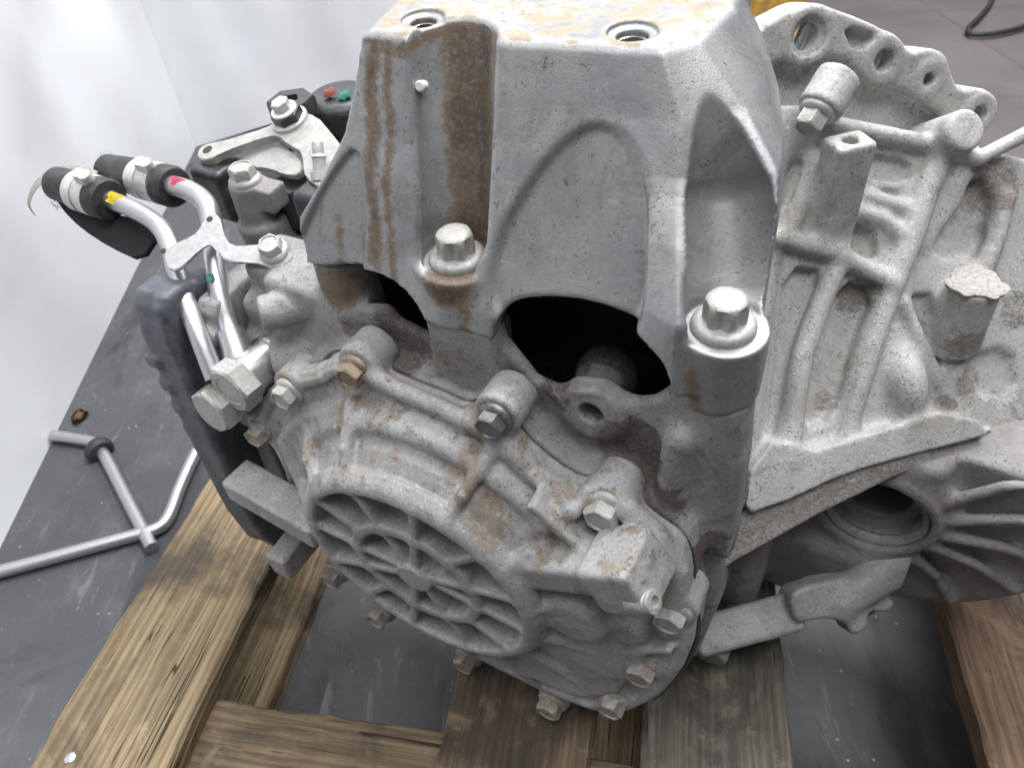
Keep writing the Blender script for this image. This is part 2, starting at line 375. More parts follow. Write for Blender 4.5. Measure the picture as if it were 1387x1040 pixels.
M['white_clip'] = plain('white_metal_clamp', (0.62, 0.62, 0.61), 0.42, 0.45, 0.12, 0.1, 300, dust=0.3)
M['gasket'] = plain('dark_sealant', (0.045, 0.047, 0.052), 0.5, 0.0, 0.4, 0.3, 500)
M['lever'] = plain('pale_lever_plate', (0.36, 0.352, 0.34), 0.5, 0.35, 0.15, 0.15, 300, dust=0.5, dustcol=(0.52, 0.48, 0.42))
M['hole'] = plain('hole_shade', (0.03, 0.028, 0.027), 0.5, 0.2, 0.4, 0.2, 300)  # near-black colour paints the shade of holes that are not cut
M['yellow_paint'] = plain('yellow_paint', (0.85, 0.68, 0.03), 0.5, 0, 0.08, 0.05)
M['pink_paint'] = plain('pink_paint', (0.85, 0.16, 0.27), 0.5, 0, 0.08, 0.05)
M['green_paint'] = plain('green_paint', (0.06, 0.33, 0.27), 0.5, 0, 0.15, 0.05)
M['red_paint'] = plain('red_paint', (0.42, 0.11, 0.09), 0.5, 0, 0.2, 0.05)
M['white_paint'] = plain('white_paint', (0.75, 0.75, 0.74), 0.5, 0, 0.08, 0.05)
M['mud'] = plain('flaking_mud', (0.37, 0.345, 0.32), 0.9, 0.0, 0.25, 0.7, 420)
M['orange'] = plain('orange_yellow_paint', (0.50, 0.30, 0.05), 0.55, 0.0, 0.3, 0.2, 120, dust=0.5, dustcol=(0.12, 0.09, 0.06))

M['clip'] = plain('dull_clip_sheet', (0.42, 0.42, 0.42), 0.45, 0.6, 0.15, 0.05, 300, dust=0.5, dustcol=(0.40, 0.37, 0.34))
# ------------------------------------------------------------------ the gearbox: one thing, its castings are parts
def t_to_world(p): return (ORG + MT.T @ np.array(p) + np.array([0, 0, CAM_H]))/100
gear = bpy.data.objects.new('transmission', None); C.objects.link(gear)
gm = Matrix.Identity(4)
for i, v in enumerate((E_, -N, UPT)):
    for k in range(3): gm[k][i] = v[k]
base = t_to_world((0, 0, ZB))
for k in range(3): gm[k][3] = base[k]
gear.matrix_world = gm
tag(gear, 'dusty cast aluminium car transmission with mount bracket standing on the wooden pallet', 'transmission')

def af(e, z): return -6-(z-16)/10.5*(5+0.145*(e+4))          # front wall of the mount bracket leans back and twists
LEV = [(13.6, [(-7.2, -5.0), (-3, -5.1), (4, -5.3), (9, -5.4), (12.7, -4.9), (15.0, -6.8), (15.0, -10), (13.5, -17), (10, -20), (-4, -20), (-8, -16), (-8, -10)]),
       (16.2, [(-7.3, -6.05), (-3, -6.1), (4, -6.15), (9, -6.2), (12.6, -5.6), (15.1, -7.8), (14.9, -11), (13.5, -18), (10, -21), (-4, -20.5), (-8, -16), (-8, -10)]),
       (18.3, [(-7.65, -7.0), (-3, -7.1), (4, -7.3), (9, -7.5), (12.4, -6.3), (15.1, -9.0), (14.6, -12.5), (13.3, -18.5), (10, -21), (-4, -20.5), (-8, -17), (-8.3, -12)]),
       (20.5, [(-6.1, -8.0), (-2.5, -8.1), (4, -8.5), (8.6, -8.8), (11.5, -8.35), (14.9, -10.3), (14.3, -14), (13.0, -19), (10, -21), (-4, -20.5), (-7, -17), (-6.9, -12)]),
       (22.4, [(-5.0, -8.95), (-2, -9.2), (4, -9.7), (8.3, -10.05), (10.7, -10.4), (14.3, -12.2), (13.7, -15.4), (12.4, -19.5), (10, -21), (-4, -20.5), (-6.2, -17), (-6.0, -13)]),
       (24.2, [(-4.55, -9.8), (-1.5, -10.1), (4, -10.8), (8, -11.3), (10.3, -11.7), (12.3, -13.6), (12.3, -16.6), (11.4, -20), (9.5, -21), (-4, -20.5), (-5.6, -17.5), (-5.3, -14)]),
       (27.0, [(-4.1, -11.1), (-1.2, -11.5), (4, -12.4), (7, -12.9), (8.5, -13.2), (9.2, -14.5), (9.8, -18.2), (9.4, -20.4), (8.2, -21), (-3.5, -20.5), (-5, -18), (-4.8, -14.5)])]
LZ = np.array([l[0] for l in LEV]); LP = np.array([l[1] for l in LEV], float)
def loft_prim(z0, z1, rd, grow=0.0):
    def f(X, Y, Z):
        z = Z.ravel(); out = np.empty((X.shape[0], Y.shape[1], len(z)), np.float32)
        U = X[:, :, 0]; V = Y[:, :, 0]
        for i, zz in enumerate(z):
            k = int(np.clip(np.searchsorted(LZ, zz)-1, 0, len(LZ)-2)); t = np.clip((zz-LZ[k])/(LZ[k+1]-LZ[k]), 0, 1); t = t
            out[:, :, i] = poly2(U, V, LP[k]*(1-t)+LP[k+1]*t) - grow
        a = out*0.88 + rd; b = np.abs(Z-(z0+z1)/2) - (z1-z0)/2 + rd
        return np.minimum(np.maximum(a, b), 0) + np.sqrt(np.maximum(a, 0)**2 + np.maximum(b, 0)**2) - rd
    return Prim(f, (-9, -22, z0), (17, -4.5, z1))
def clip_loft(vol):                                              # keep only what lies inside the outer hull
    pr = loft_prim(10, 26.5, 0.35); sl, d = vol._loc(pr, 3.0); full = np.full_like(vol.g, 3.0); full[sl] = d; vol.g = np.maximum(vol.g, full)
BOLT1, BOLT3, BOLT2 = (1.0, -8.0), (13.84, -8.0), (-6.5, -8.2)
SEAT = 17.5
v = Vol((-9.5, -22.5, 13), (17.5, -3.5, 27.6), 0.115)
v.add(loft_prim(15.0, 26.5, 0.35), 0)
v.cut(loft_prim(10.0, 25.4, 0.3, -1.0), 0.5)
# solid webs that carry the bolt channels
v.add(capsule((1.0, -8.8, SEAT+0.5), (-0.3, -12.9, 25.0), 2.6, 3.0), 0.6)
v.add(capsule((12.8, -10.2, SEAT), (10.4, -14.2, 24.0), 2.6, 2.4), 0.6)
clip_loft(v)
# arched openings under the front wall and behind
fr = lambda pts: [(p[0], p[1]) for p in pts]
v.cut(ext(chaikin([(-9.5, 9), (-9.5, 15.9), (-7.2, 16.1), (-5.8, 16.35), (-4.0, 16.75), (-2.6, 16.75), (-1.5, 16.5), (-0.6, 16.0), (0.2, 15.0), (0.5, 9)], 1), 1, -9.6, -2, 0.05), 0.08)
v.cut(ext(chaikin([(3.6, 9), (3.7, 15.4), (4.15, 16.45), (4.9, 16.95), (6.3, 17.35), (8.3, 17.55), (10.0, 17.4), (11.4, 17.0), (12.3, 16.4), (12.9, 15.0), (12.9, 9)], 1), 1, -10.4, -2, 0.05), 0.08)
# bolt feet
for (e, a), r, z0 in ((BOLT1, 2.05, 14.75), (BOLT3, 1.9, 14.1), (BOLT2, 1.7, 16.1)):
    v.add(cyl((e, a, z0), (e, a, SEAT), r, 0.12), 0.5 if e != BOLT2[0] else 0.2)
# channels for the bolts: open grooves up the front wall
v.cut(capsule((1.2, -8.0, SEAT+1.62), (-0.2, -12.0, 27.8), 1.66, 2.05), 0.25)
v.cut(cyl((1.05, -7.9, SEAT), (1.0, -8.0, SEAT+3.4), 1.66, 0.1), 0.15)
v.cut(tubeline([(14.05, -8.6, SEAT+1.9), (12.75, -10.8, 21.8), (11.0, -13.1, 26.2)], [2.0, 1.72, 0.5])[0], 0.1)
v.cut(cyl((13.9, -7.9, SEAT), (13.8, -8.0, SEAT+3.4), 1.72, 0.1), 0.15)
v.add(cyl((*BOLT1, 14.8), (*BOLT1, SEAT), 1.95, 0.12), 0.1)
v.add(cyl((*BOLT3, 14.2), (*BOLT3, SEAT), 1.9, 0.12), 0.1)
# shallow arched recesses cast into the wall
def recess(pts, depth, soft=0.25):
    P = chaikin(pts, 2)
    def f(X, Y, Z):
        d2 = poly2(X, Z, P); b = (af(X, Z) - depth) - Y; a = d2 + soft; b = b*0.9 + soft
        return np.minimum(np.maximum(a, b), 0) + np.sqrt(np.maximum(a, 0)**2 + np.maximum(b, 0)**2) - soft
    return Prim(f, (P[:, 0].min(), -15, P[:, 1].min()), (P[:, 0].max(), -4, P[:, 1].max()))
v.cut(recess([(3.4, 17.2), (3.45, 19.0), (4.0, 20.6), (4.9, 22.2), (6.2, 23.6), (7.6, 23.8), (8.8, 23.0), (9.7, 21.6), (10.3, 19.6), (10.7, 17.6), (9.6, 16.0), (4.4, 16.0)], 0.26), 0.4)
v.cut(recess([(-7.9, 16.8), (-6.9, 18.9), (-5.2, 21.3), (-4.3, 22.0), (-3.7, 20.6), (-3.6, 18.2), (-3.7, 15.0), (-7.9, 15.0)], 0.28), 0.12)
# threaded holes in the top
for e, a, r in ((-2.4, -13.0, 0.6), (7.2, -14.1, 0.68)):
    v.cut(cyl((e, a, 23), (e, a, 28), r, 0.02), 0.03)
    v.cut(cyl((e, a, 26.28), (e, a, 28), r+0.38, 0.05), 0.05)
v.rough(0.008, 1.3, 3)
def sst(x, a, b): t = np.clip((x-a)/(b-a), 0, 1); return t*t*(3-2*t)
def stain_b(t):
    e, a, z = t.T; s = np.zeros(len(t))
    def streak(pts, w, amt, soft=0.35):
        d = line2(e, z, np.array(pts)); np.maximum(s, amt*(1-sst(d, w-soft, w+soft)), out=s)
    front = a > af(e, z)-3.2
    streak([(-0.3, 26.6), (0.15, 24.5), (0.8, 21), (1.25, 19), (1.4, 17.4)], 1.35, 0.9, 0.7)
    streak([(0.5, 26.6), (0.9, 23), (1.5, 19.5)], 0.6, 1.15, 0.7)
    streak([(-1.0, 26.6), (-0.7, 24.6), (-0.3, 22.0), (0.2, 19.2), (0.4, 18.0)], 0.55, 0.72, 0.7)
    streak([(-3.5, 26.3), (-3.75, 24.6), (-3.45, 22.8), (-3.5, 20.8), (-3.0, 19.0), (-2.95, 17.2)], 0.5, 0.80, 0.6)
    streak([(-2.9, 26.2), (-2.85, 24.4), (-2.5, 22.8), (-2.55, 20.6), (-2.1, 18.6), (-1.8, 16.8)], 0.36, 0.78, 0.55)
    streak([(-4.2, 26.3), (-2.6, 25.9), (0.5, 26.2)], 0.5, 0.78, 0.8)
    streak([(-6.4, 19.2), (-6.5, 17.6)], 0.16, 0.72, 0.35)
    streak([(-5.4, 18.6), (-5.0, 16.3)], 0.5, 0.68, 0.7)
    streak([(-4.0, 19.4), (-3.7, 17.0)], 0.20, 0.72, 0.35)
    streak([(2.2, 16.6), (2.3, 15.2)], 0.5, 0.7, 0.5)
    streak([(2.0, 25.9), (4.0, 25.2), (7.0, 25.5)], 0.3, 0.45, 0.9)
    streak([(13.2, 16.2), (13.6, 14.4)], 0.5, 0.7, 0.5)
    s *= front*(1-sst(z, 26.15, 26.45))
    return s
def dust_b(t):
    e, a, z = t.T
    s = 0.5*sst(z, 26.2, 26.45)
    s = np.maximum(s, 0.36*(np.hypot(e-BOLT1[0], a-BOLT1[1]) < 2.1)*(np.abs(z-SEAT) < 0.25))
    s = np.maximum(s, 0.36*(np.hypot(e-BOLT3[0], a-BOLT3[1]) < 2.2)*(np.abs(z-SEAT) < 0.25))
    return s
zero = lambda t: np.zeros(len(t))
bracket = v.build('mount_bracket', M['bracket'], gear, {'stain': stain_b, 'dust': dust_b, 'grime': zero})
# ------------------------------------------------------------------ ribbed end cover
SH = 0.10; FL = -3.2                            # flange plane: a + SH*z = FL
def fpx(u, v, off=0.0):                         # sight line on the flange plane
    r = MT @ ray(u, v); o = -(MT @ ORG); t = (FL+off-(o[1]+SH*o[2]))/(r[1]+SH*r[2]); return o+r*t
OUT = [(352, 560), (366, 522), (402, 500), (440, 492), (452, 480), (478, 480), (500, 494), (545, 515), (600, 538), (630, 552), (650, 545), (690, 566), (705, 592), (750, 632), (790, 655), (812, 650),
       (850, 668), (885, 702), (925, 728), (938, 765), (936, 800), (944, 832), (938, 880), (905, 925), (878, 945)]
OUTP = [fpx(u, w, -0.6)[[0, 2]] for u, w in OUT]
low = [(11.0, -12.0), (8.8, -12.5), (5.0, -12.8), (0, -12.5), (-5, -11.6), (-8.6, -9.8), (-11.4, -6.8), (-12.4, -2.6), (-12.3, 1.5)]
OUTP = np.array(OUTP + low)
v = Vol((-19, -6.5, -16.5), (17, 1.2, 14), 0.115)
v.add(ext(chaikin(OUTP, 1), 1, FL-1.05, FL, 0.2, SH), 0)
# raised body inside the flange, a bead along the flange edge
v.add(ext(chaikin(OUTP, 1), 1, FL-1.0, FL+0.75, 0.45, SH, grow=-2.1), 0.35)
def bead(X, Y, Z):
    d = np.abs(poly2(X, Z, chaikin(OUTP, 1))+0.55)-0.28; w = np.abs(Y+SH*Z-(FL+0.05))-0.22
    return np.sqrt(np.maximum(d+0.15, 0)**2+np.maximum(w+0.15, 0)**2)+np.minimum(np.maximum(d+0.15, w+0.15), 0)-0.15
v.add(Prim(bead, (-14, -6, -14), (16, 0, 13)), 0.2)
# stepped drum
def drum(r, a0, a1, rd, c=(0, 0), r2=None): return cyl((c[0], a0, c[1]), (c[0], a1, c[1]), r, rd, r2)
v.add(drum(10.9, -5.0, -2.5, 0.4, r2=9.9), 0.5)
v.add(drum(9.75, -4.0, -0.02, 0.45, r2=7.8), 0.35)
def slot(R, a, r):
    def f(X, Y, Z):
        rr = np.sqrt(X*X+Z*Z); p = np.abs((rr-R)*0.75+(Y-a)*0.66)-r*1.15; q = np.abs(-(rr-R)*0.66+(Y-a)*0.75)-r*0.9
        return np.maximum(np.maximum(p, q), -(Z*0.8+X*0.25)-0.3)
    return Prim(f, (-R-1, a-1, -3), (R+1, a+1, R+1))
v.cut(slot(8.75, -1.1, 0.48), 0.15)
# face pockets, ribs, hub
v.cut(drum(7.0, -1.55, 1.0, 0.2), 0.3)
def ringp(R, w, a0, a1, rd=0.14):
    def f(X, Y, Z):
        p = np.abs(np.sqrt(X*X+Z*Z)-R)-w+rd; b = np.abs(Y-(a0+a1)/2)-(a1-a0)/2+rd
        return np.minimum(np.maximum(p, b), 0) + np.sqrt(np.maximum(p, 0)**2+np.maximum(b, 0)**2) - rd
    return Prim(f, (-R-w, a0, -R-w), (R+w, a1, R+w))
v.add(ringp(4.05, 0.36, -1.7, -0.10), 0.4)
ANG = [80, 47, 18, -9, -38, -69, -103, -130, -157, 174, 146, 113]
for k, g in enumerate(ANG):
    c, s = math.cos(rad(g)), math.sin(rad(g))
    v.add(wall([((0.4 if k % 3 != 1 else 4.05)*c, (0.4 if k % 3 != 1 else 4.05)*s), (7.2*c, 7.2*s)], 1, -1.9, -0.12-0.06*(k % 2), 0.29, 0.16), 0.35)
v.add(drum(1.15, -1.6, 0.12, 0.08), 0.12)
v.add(drum(2.0, -1.6, -0.85, 0.25), 0.4)
# radial ribs crossing the stepped drum
for g, r1 in ((114, 10.4), (66, 10.4), (36, 10.4), (142, 10.3), (172, 10.2), (10, 10.2)):
    c, s = math.cos(rad(g)), math.sin(rad(g))
    v.add(tubeline([(7.5*c, -0.45, 7.5*s), (9.35*c, -2.0, 9.35*s), (r1*c, -3.6, r1*s)], [0.34, 0.36, 0.45])[0], 0.3)
    v.add(wall([(7.2*c, 7.2*s), (9.1*c, 9.1*s)], 1, -3.2, -1.25, 0.25, 0.15), 0.2)
# rounded rim that runs behind the bolts
rim = [(478, 497), (545, 530), (610, 558), (668, 588), (720, 640), (775, 672)]
pts = [fpx(u, w, 0.15) for u, w in rim]
for p in tubeline(pts, 0.5): v.add(p, 0.4)
pts = [fpx(u, w, 0.2) for u, w in [(800, 672), (850, 690), (890, 725), (915, 770), (912, 820), (905, 850)]]
for p in tubeline(pts, 0.6): v.add(p, 0.4)
# bolt lugs
CB = [((468, 516), 'zinc_brown', 1.0), ((658, 584), 'zinc_dark', 1.0), ((811, 706), 'zinc', 1.15), ((903, 847), 'zinc', 1.12), ((378, 545), 'zinc', 1.0), ((340, 598), 'zinc_rusty', 0.95)]
LUG = []
for (u, w), m, sc in CB:
    p = fpx(u, w, 1.2); LUG.append((p, m, sc))
    v.add(cyl((p[0], p[1]-3.2, p[2]), (p[0], p[1]-1.05, p[2]), 1.25, 0.2), 0.5)
LOWB = [((864, 920), None), ((824, 964), None), ((741, 966), -14.0), ((626, 904), -14.2), ((508, 842), -13.0), ((446, 788), -11.6)]
for (u, w), z in LOWB:
    p = fpx(u, w, 1.2) if z is None else tpx(u, w, z=z); LUG.append((p, 'zinc_rusty', 1.15))
    v.add(cyl((p[0], p[1]-2.6, p[2]), (p[0], p[1]-1.0, p[2]), 1.1, 0.2), 0.6)
    v.add(capsule((p[0], p[1]-1.8, p[2]), (p[0]*0.8, p[1]-2.2, p[2]*0.8), 0.8), 0.8)
# oil channel to the right with its square end
b0 = tpx(690, 775, a=-1.0); b1 = tpx(872, 795, a=-0.6)
d = (b1-b0)/np.linalg.norm(b1-b0); w2 = np.cross(d, (0, 1, 0)); w2 /= np.linalg.norm(w2); w1 = np.cross(w2, d)
v.add(box((b0+b1)/2+np.array([0, -1.1, -0.2]), (np.linalg.norm(b1-b0)/2, 1.3, 0.95), 0.35, (d, w1, w2)), 0.4)
v.add(box(b1-d*1.4+np.array([0, -0.9, -0.15]), (1.5, 1.55, 1.5), 0.3, (d, w1, w2)), 0.4)
PLUG = (b1, d, w1, w2)
v.add(wall([tpx(720, 690, a=-2)[[0, 2]], tpx(785, 745, a=-2)[[0, 2]]], 1, -4, -1.9, 0.3, 0.2), 0.4)
v.add(capsule(tpx(640, 765, a=-1.6), tpx(775, 690, a=-3.0), 0.42, 0.5), 0.45)      # slanting rib that ends the stepped zone
# swollen lower right side
for (u, w, a, r) in ((765, 848, -2.6, 2.8), (828, 862, -3.2, 2.0)):
    p = tpx(u, w, a=a); v.add(ell(p, (r, 1.0, r)), 0.8)
v.add(wall([tpx(712, 820, a=-2)[[0, 2]], tpx(800, 826, a=-2)[[0, 2]]], 1, -4, -1.6, 0.3, 0.2), 0.5)
for (u, w, a, r, hgt) in ((772, 846, -0.9, 2.3, 2.4), (842, 858, -1.9, 1.5, 1.8)):
    p = tpx(u, w, a=a); v.add(cyl(p+np.array([0, -hgt, 0]), p, r, 0.5, r*0.8), 0.5)
v.add(wall([tpx(812, 855, a=-2)[[0, 2]], tpx(835, 930, a=-2)[[0, 2]]], 1, -4.2, -1.7, 0.25, 0.15), 0.4)
v.add(wall([tpx(850, 880, a=-2.4)[[0, 2]], tpx(905, 880, a=-2.4)[[0, 2]]], 1, -4.2, -2.2, 0.22, 0.15), 0.4)
for g, r0_, r1_ in ((-18, 8.4, 12.6), (-42, 8.4, 13.0), (-62, 8.4, 13.2), (-84, 8.4, 12.0), (-108, 8.6, 12.0)):
    c, s = math.cos(rad(g)), math.sin(rad(g)); v.add(tubeline([(r0_*c, -1.3, r0_*s), (r1_*c, FL+0.25-SH*r1_*s, r1_*s)], [0.4, 0.3])[0], 0.35)
# square bar and foot on the left
q0 = tpx(322, 648, a=-1.8); q1 = tpx(440, 715, a=-1.2)
d = (q1-q0)/np.linalg.norm(q1-q0); w2 = np.cross(d, (0, 1, 0)); w2 /= np.linalg.norm(w2); w2 = w2 if w2[2] > 0 else -w2; w1 = np.cross(w2, d)
v.add(box((q0+q1)/2, (np.linalg.norm(q1-q0)/2, 1.2, 1.0), 0.22, (d, w1, w2)), 0.25)
q0 = tpx(372, 765, z=-9.5); v.add(box(q0+np.array([0.6, -2.0, 0.2]), (0.9, 2.2, 1.2), 0.25), 0.2)
v.add(capsule(tpx(385, 600, a=-3.0), tpx(425, 690, a=-1.8), 0.4), 0.35)
v.rough(0.010, 1.0, 5)
def dust_c(t):
    e, a, z = t.T; r = np.hypot(e, z); s = np.zeros(len(t))
    s = np.maximum(s, 0.44*sst(r, 7.0, 8.0)*sst(z, 1, 5)); s = np.maximum(s, 0.35*(r < 7)*(a < -0.9))
    return s
def stain_c(t):
    e, a, z = t.T; s = np.zeros(len(t))
    d = line2(e, z, np.array([(3.2, 11), (3.6, 9.2), (4.4, 7.6), (5.6, 6.2)])); s = np.maximum(s, 0.62*(1-sst(d, 0.3, 1.2)))
    d = line2(e, z, np.array([(-5.2, 10), (-4.6, 8), (-3.9, 6.8)])); s = np.maximum(s, 0.55*(1-sst(d, 0.2, 1.0)))
    d = line2(e, z, np.array([(8.2, 8.0), (8.0, 5.5)])); s = np.maximum(s, 0.5*(1-sst(d, 0.2, 1.2)))
    return s
cover = v.build('end_cover', M['cover'], gear, {'stain': stain_c, 'dust': dust_c, 'grime': zero})
# ------------------------------------------------------------------ middle case between end cover and converter housing
v = Vol((-18, -24, -16), (19.5, -3.4, 16), 0.14)
inner = OUTP*np.array([0.985, 0.985])
v.add(ext(chaikin(OUTP, 1), 1, FL-2.6, FL-1.17, 0.15, SH), 0)                    # mating flange
v.add(ext(chaikin(OUTP, 1), 1, -13, FL-2.0, 0.6, SH, grow=-0.8), 0.6)            # body
WALL = [(425, 500), (436, 440), (452, 420), (500, 418), (520, 420), (545, 440), (592, 462), (600, 460), (670, 455), (692, 478), (722, 516), (770, 540), (830, 548), (880, 545), (915, 530), (1000, 545), (1003, 640), (985, 760), (900, 740), (800, 680), (640, 590), (480, 520)]
v.add(ext([tpx(u, w, a=-6.7)[[0, 2]] for u, w in WALL], 1, -8.6, -6.7, 0.35), 0.7)
v.add(ext([(-7, 3), (-7, 9.6), (-2, 9.2), (3, 9), (8, 8.8), (15, 10.0), (15.8, 3)], 1, -12, -7.2, 0.6), 0.8)
for (e, a), r, z1 in ((BOLT1, 1.85, 14.70), (BOLT3, 1.75, 14.05), (BOLT2, 1.65, 16.05)):
    v.add(cyl((e, a, 4 if e > 2 else 9), (e, a, z1), r+0.15, 0.12, r), 0.7)
v.add(capsule((13.0, -6.2, 12.0), (12.7, -5.9, 3.0), 0.75), 0.5)                   # ridge down the right boss
p = tpx(632, 500, a=-6.1); v.add(box(p+np.array([0, -0.8, 0.4]), (1.9, 1.0, 2.6), 0.25), 0.4)   # square pad under the middle foot
# lug with a cross hole, half hidden boss behind it
p = tpx(797, 566, a=-6.0); v.add(cyl(p+np.array([0, -2.2, 0]), p+np.array([0, -0.3, 0]), 1.7, 0.3), 1.0)
v.cut(cyl(p+np.array([0, -1.6, 0]), p+np.array([0, 2, 0]), 0.62, 0.05), 0.12)
# left side: blocks that carry the shift gear and the pipe fittings
for (u, w, a, h, rd) in ((420, 440, -7.2, (2.6, 1.6, 3.0), 0.6), (392, 400, -8.4, (2.6, 1.8, 2.2), 0.6), (380, 500, -6.4, (2.4, 1.8, 2.4), 0.6)):
    p = tpx(u, w, a=a); v.add(box(p+np.array([0, -1.2, 0]), h, rd), 0.7)
p = tpx(352, 425, a=-5.6); v.add(cyl(p+np.array([2.4, -2.6, -0.4]), p, 1.05, 0.12), 0.3)       # round boss beside the pipes
p = tpx(358, 490, a=-5.2); v.add(cyl(p+np.array([3.2, -2.4, 0.2]), p+np.array([0.6, -0.4, 0]), 1.4, 0.15), 0.3)
v.add(box((-12.0, -11.5, -1.0), (3.2, 4.6, 12.0), 0.8), 0.8)
v.add(box((2, -16.0, 2.5), (10.5, 6.0, 5.5), 0.8), 0.6)
# right hand lower lip and belly below it
v.add(ext([(4, -13.5), (15.2, -12), (16, -4), (15.6, 3), (4, 4)], 1, -22, -7.5, 1.0), 0.8)
for pxs, a0_, a1_ in (([(522, 368), (548, 376), (570, 392), (588, 425), (596, 455), (570, 448), (540, 432), (522, 408)], -14, -5), ([(686, 424), (740, 400), (800, 400), (850, 420), (900, 450), (914, 490), (905, 524), (860, 524), (832, 520), (775, 514), (730, 494), (702, 460)], -9.0, -5)):
    v.cut(ext([tpx(u, w, a=-7.0)[[0, 2]] for u, w in pxs], 1, a0_, a1_, 0.1), 0.15)
v.cut(box((-2.8, -8.9, 14.5), (1.95, 1.55, 7.0), 0.15), 0.2); v.cut(box((7.7, -8.9, 14.0), (4.4, 1.5, 7.0), 0.15), 0.2)
v.cut(ext([(-4.6, 20), (-4.6, 4), (12.2, 4), (12.2, 20)], 1, -19.2, -9.0, 0.3), 0.2)
v.cut(ext([(-7.7, 20), (-7.7, 3), (12.2, 3), (12.2, 20)], 1, -19.2, -10.2, 0.3), 0.2)
p = tpx(822, 508, a=-10.2); v.add(capsule(p+np.array([0, -0.4, -5]), p, 1.65), 0.2)
for pts_ in ([(-8.6, 20), (-3.6, 20), (-3.4, 13.4), (-2.2, 12.0), (-0.9, 11.6), (-0.9, 8.5), (-3.6, 9.5), (-8.6, 12)],):
    v.cut(ext(pts_, 1, -14, -8.9, 0.2), 0.2)
ringp_ = LP[1]
def light_block(X, Y, Z):                              # added wall that blocks light from entering the openings behind the bolts
    d = poly2(X, Y, ringp_); w = np.maximum(np.abs(d+0.85)-0.35, np.abs(Z-7.6)-7.6); return np.maximum(w, Y+10.6)
v.add(Prim(light_block, (-9, -22, 0), (16, -10.6, 15.2)), 0.1)
v.rough(0.012, 1.1, 8)
def grime_deep_tone_m(t):
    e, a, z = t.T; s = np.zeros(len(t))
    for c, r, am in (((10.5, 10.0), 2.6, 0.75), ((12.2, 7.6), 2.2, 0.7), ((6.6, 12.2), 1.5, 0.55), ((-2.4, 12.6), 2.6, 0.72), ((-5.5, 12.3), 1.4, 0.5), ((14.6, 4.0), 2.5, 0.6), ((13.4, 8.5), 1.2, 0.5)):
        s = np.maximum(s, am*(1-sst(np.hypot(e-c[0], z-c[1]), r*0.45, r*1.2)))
    return np.maximum(s, 0.8*(a < -9.5)*(z < 12))  # deep, low parts of the case take the dark tone throughout
def stain_m(t):
    e, a, z = t.T; s = np.zeros(len(t))
    for c, r, am in (((-6.2, 14.6), 1.8, 0.75), ((-8.4, 14.2), 1.1, 0.7), ((1.6, 13.4), 0.8, 0.5), ((0.6, 12.6), 0.8, 0.5)):
        s = np.maximum(s, am*(1-sst(np.hypot(e-c[0], z-c[1]), r*0.5, r*1.2)))
    return s
case = v.build('middle_case', M['case'], gear, {'stain': stain_m, 'dust': lambda t: 0.35*np.ones(len(t))*(t[:, 1] > -9.5), 'grime': grime_deep_tone_m})
# ------------------------------------------------------------------ converter housing (pale casting on the right)
P0 = tpx(1010, 690, z=2.8); P1 = tpx(1345, 590, z=2.8)
s1 = (P1-P0)/np.linalg.norm(P1-P0); hb = np.array([-s1[1], s1[0], 0.0]); hb = hb if hb[1] < 0 else -hb
def slope_frame(o, sl):
    s = rad(sl); return Frame(o, s1, hb*math.cos(s)+np.array([0, 0, 1])*math.sin(s), np.array([0, 0, 1])*math.cos(s)-hb*math.sin(s))
FS = slope_frame(P0, 55)
def sp(u, w, c=0.0): return FS.px(u, w, c)
def s2(pts, c=0.0): return [sp(u, w, c)[:2] for u, w in pts]
v = Vol((-4.5, -5.5, -9), (22, 22.5, 5.0), 0.135, FS)
body = s2([(1014, 690), (1022, 560), (1030, 440), (1035, 300), (1030, 180), (1045, 140), (1110, 140), (1135, 160), (1220, 178), (1300, 190), (1400, 215), (1430, 300), (1430, 560), (1345, 592), (1185, 632), (1130, 652), (1022, 697)], -1.2)
v.add(ext(body, 2, -8.5, -1.5, 0.3), 0)
# wedge shaped ledge at the foot of the ribs, and the dirty lip below it
ledge = s2([(1014, 688), (1020, 640), (1050, 600), (1110, 612), (1180, 590), (1280, 560), (1330, 570), (1345, 590), (1240, 618), (1180, 634), (1130, 652), (1075, 678), (1022, 697)], -0.2)
v.add(ext(ledge, 2, -3.0, -0.45, 0.12), 0.6)
lip = s2([(966, 778), (1000, 756), (1110, 694), (1200, 650), (1325, 592), (1345, 580), (1180, 610), (1010, 690), (960, 735)], -1.2)
v.add(ext(lip, 2, -6.5, -1.0, 0.2), 0.15)
# pockets between the ribs
def pocket(pts, depth, c=-1.0, rd=0.35, k=0.5): v.cut(ext(chaikin(s2(pts, c), 1), 2, -1.5-(depth-1.5)*0.75, 4, rd), max(k*0.6, 0.3))
pocket([(1072, 360), (1132, 368), (1085, 470), (1062, 590), (1046, 600), (1060, 470)], 2.4, k=0.35)
pocket([(1148, 378), (1198, 392), (1168, 470), (1140, 570), (1092, 590), (1108, 480)], 2.6, k=0.6)
pocket([(1092, 292), (1110, 280), (1190, 300), (1200, 345), (1190, 352), (1140, 335), (1085, 328)], 2.5)
pocket([(1172, 250), (1232, 258), (1226, 282), (1170, 272)], 2.1, k=0.3)
pocket([(1182, 205), (1246, 216), (1238, 248), (1175, 238)], 2.2, k=0.3)
pocket([(1070, 215), (1112, 215), (1098, 285), (1068, 310)], 2.0, k=0.5)
pocket([(1300, 240), (1360, 240), (1350, 350), (1290, 350), (1268, 330)], 2.8, k=1.0)
pocket([(1235, 400), (1280, 400), (1290, 520), (1262, 480)], 2.2, k=0.6)
pocket([(1310, 490), (1380, 470), (1390, 540), (1340, 545)], 2.0, k=0.8)
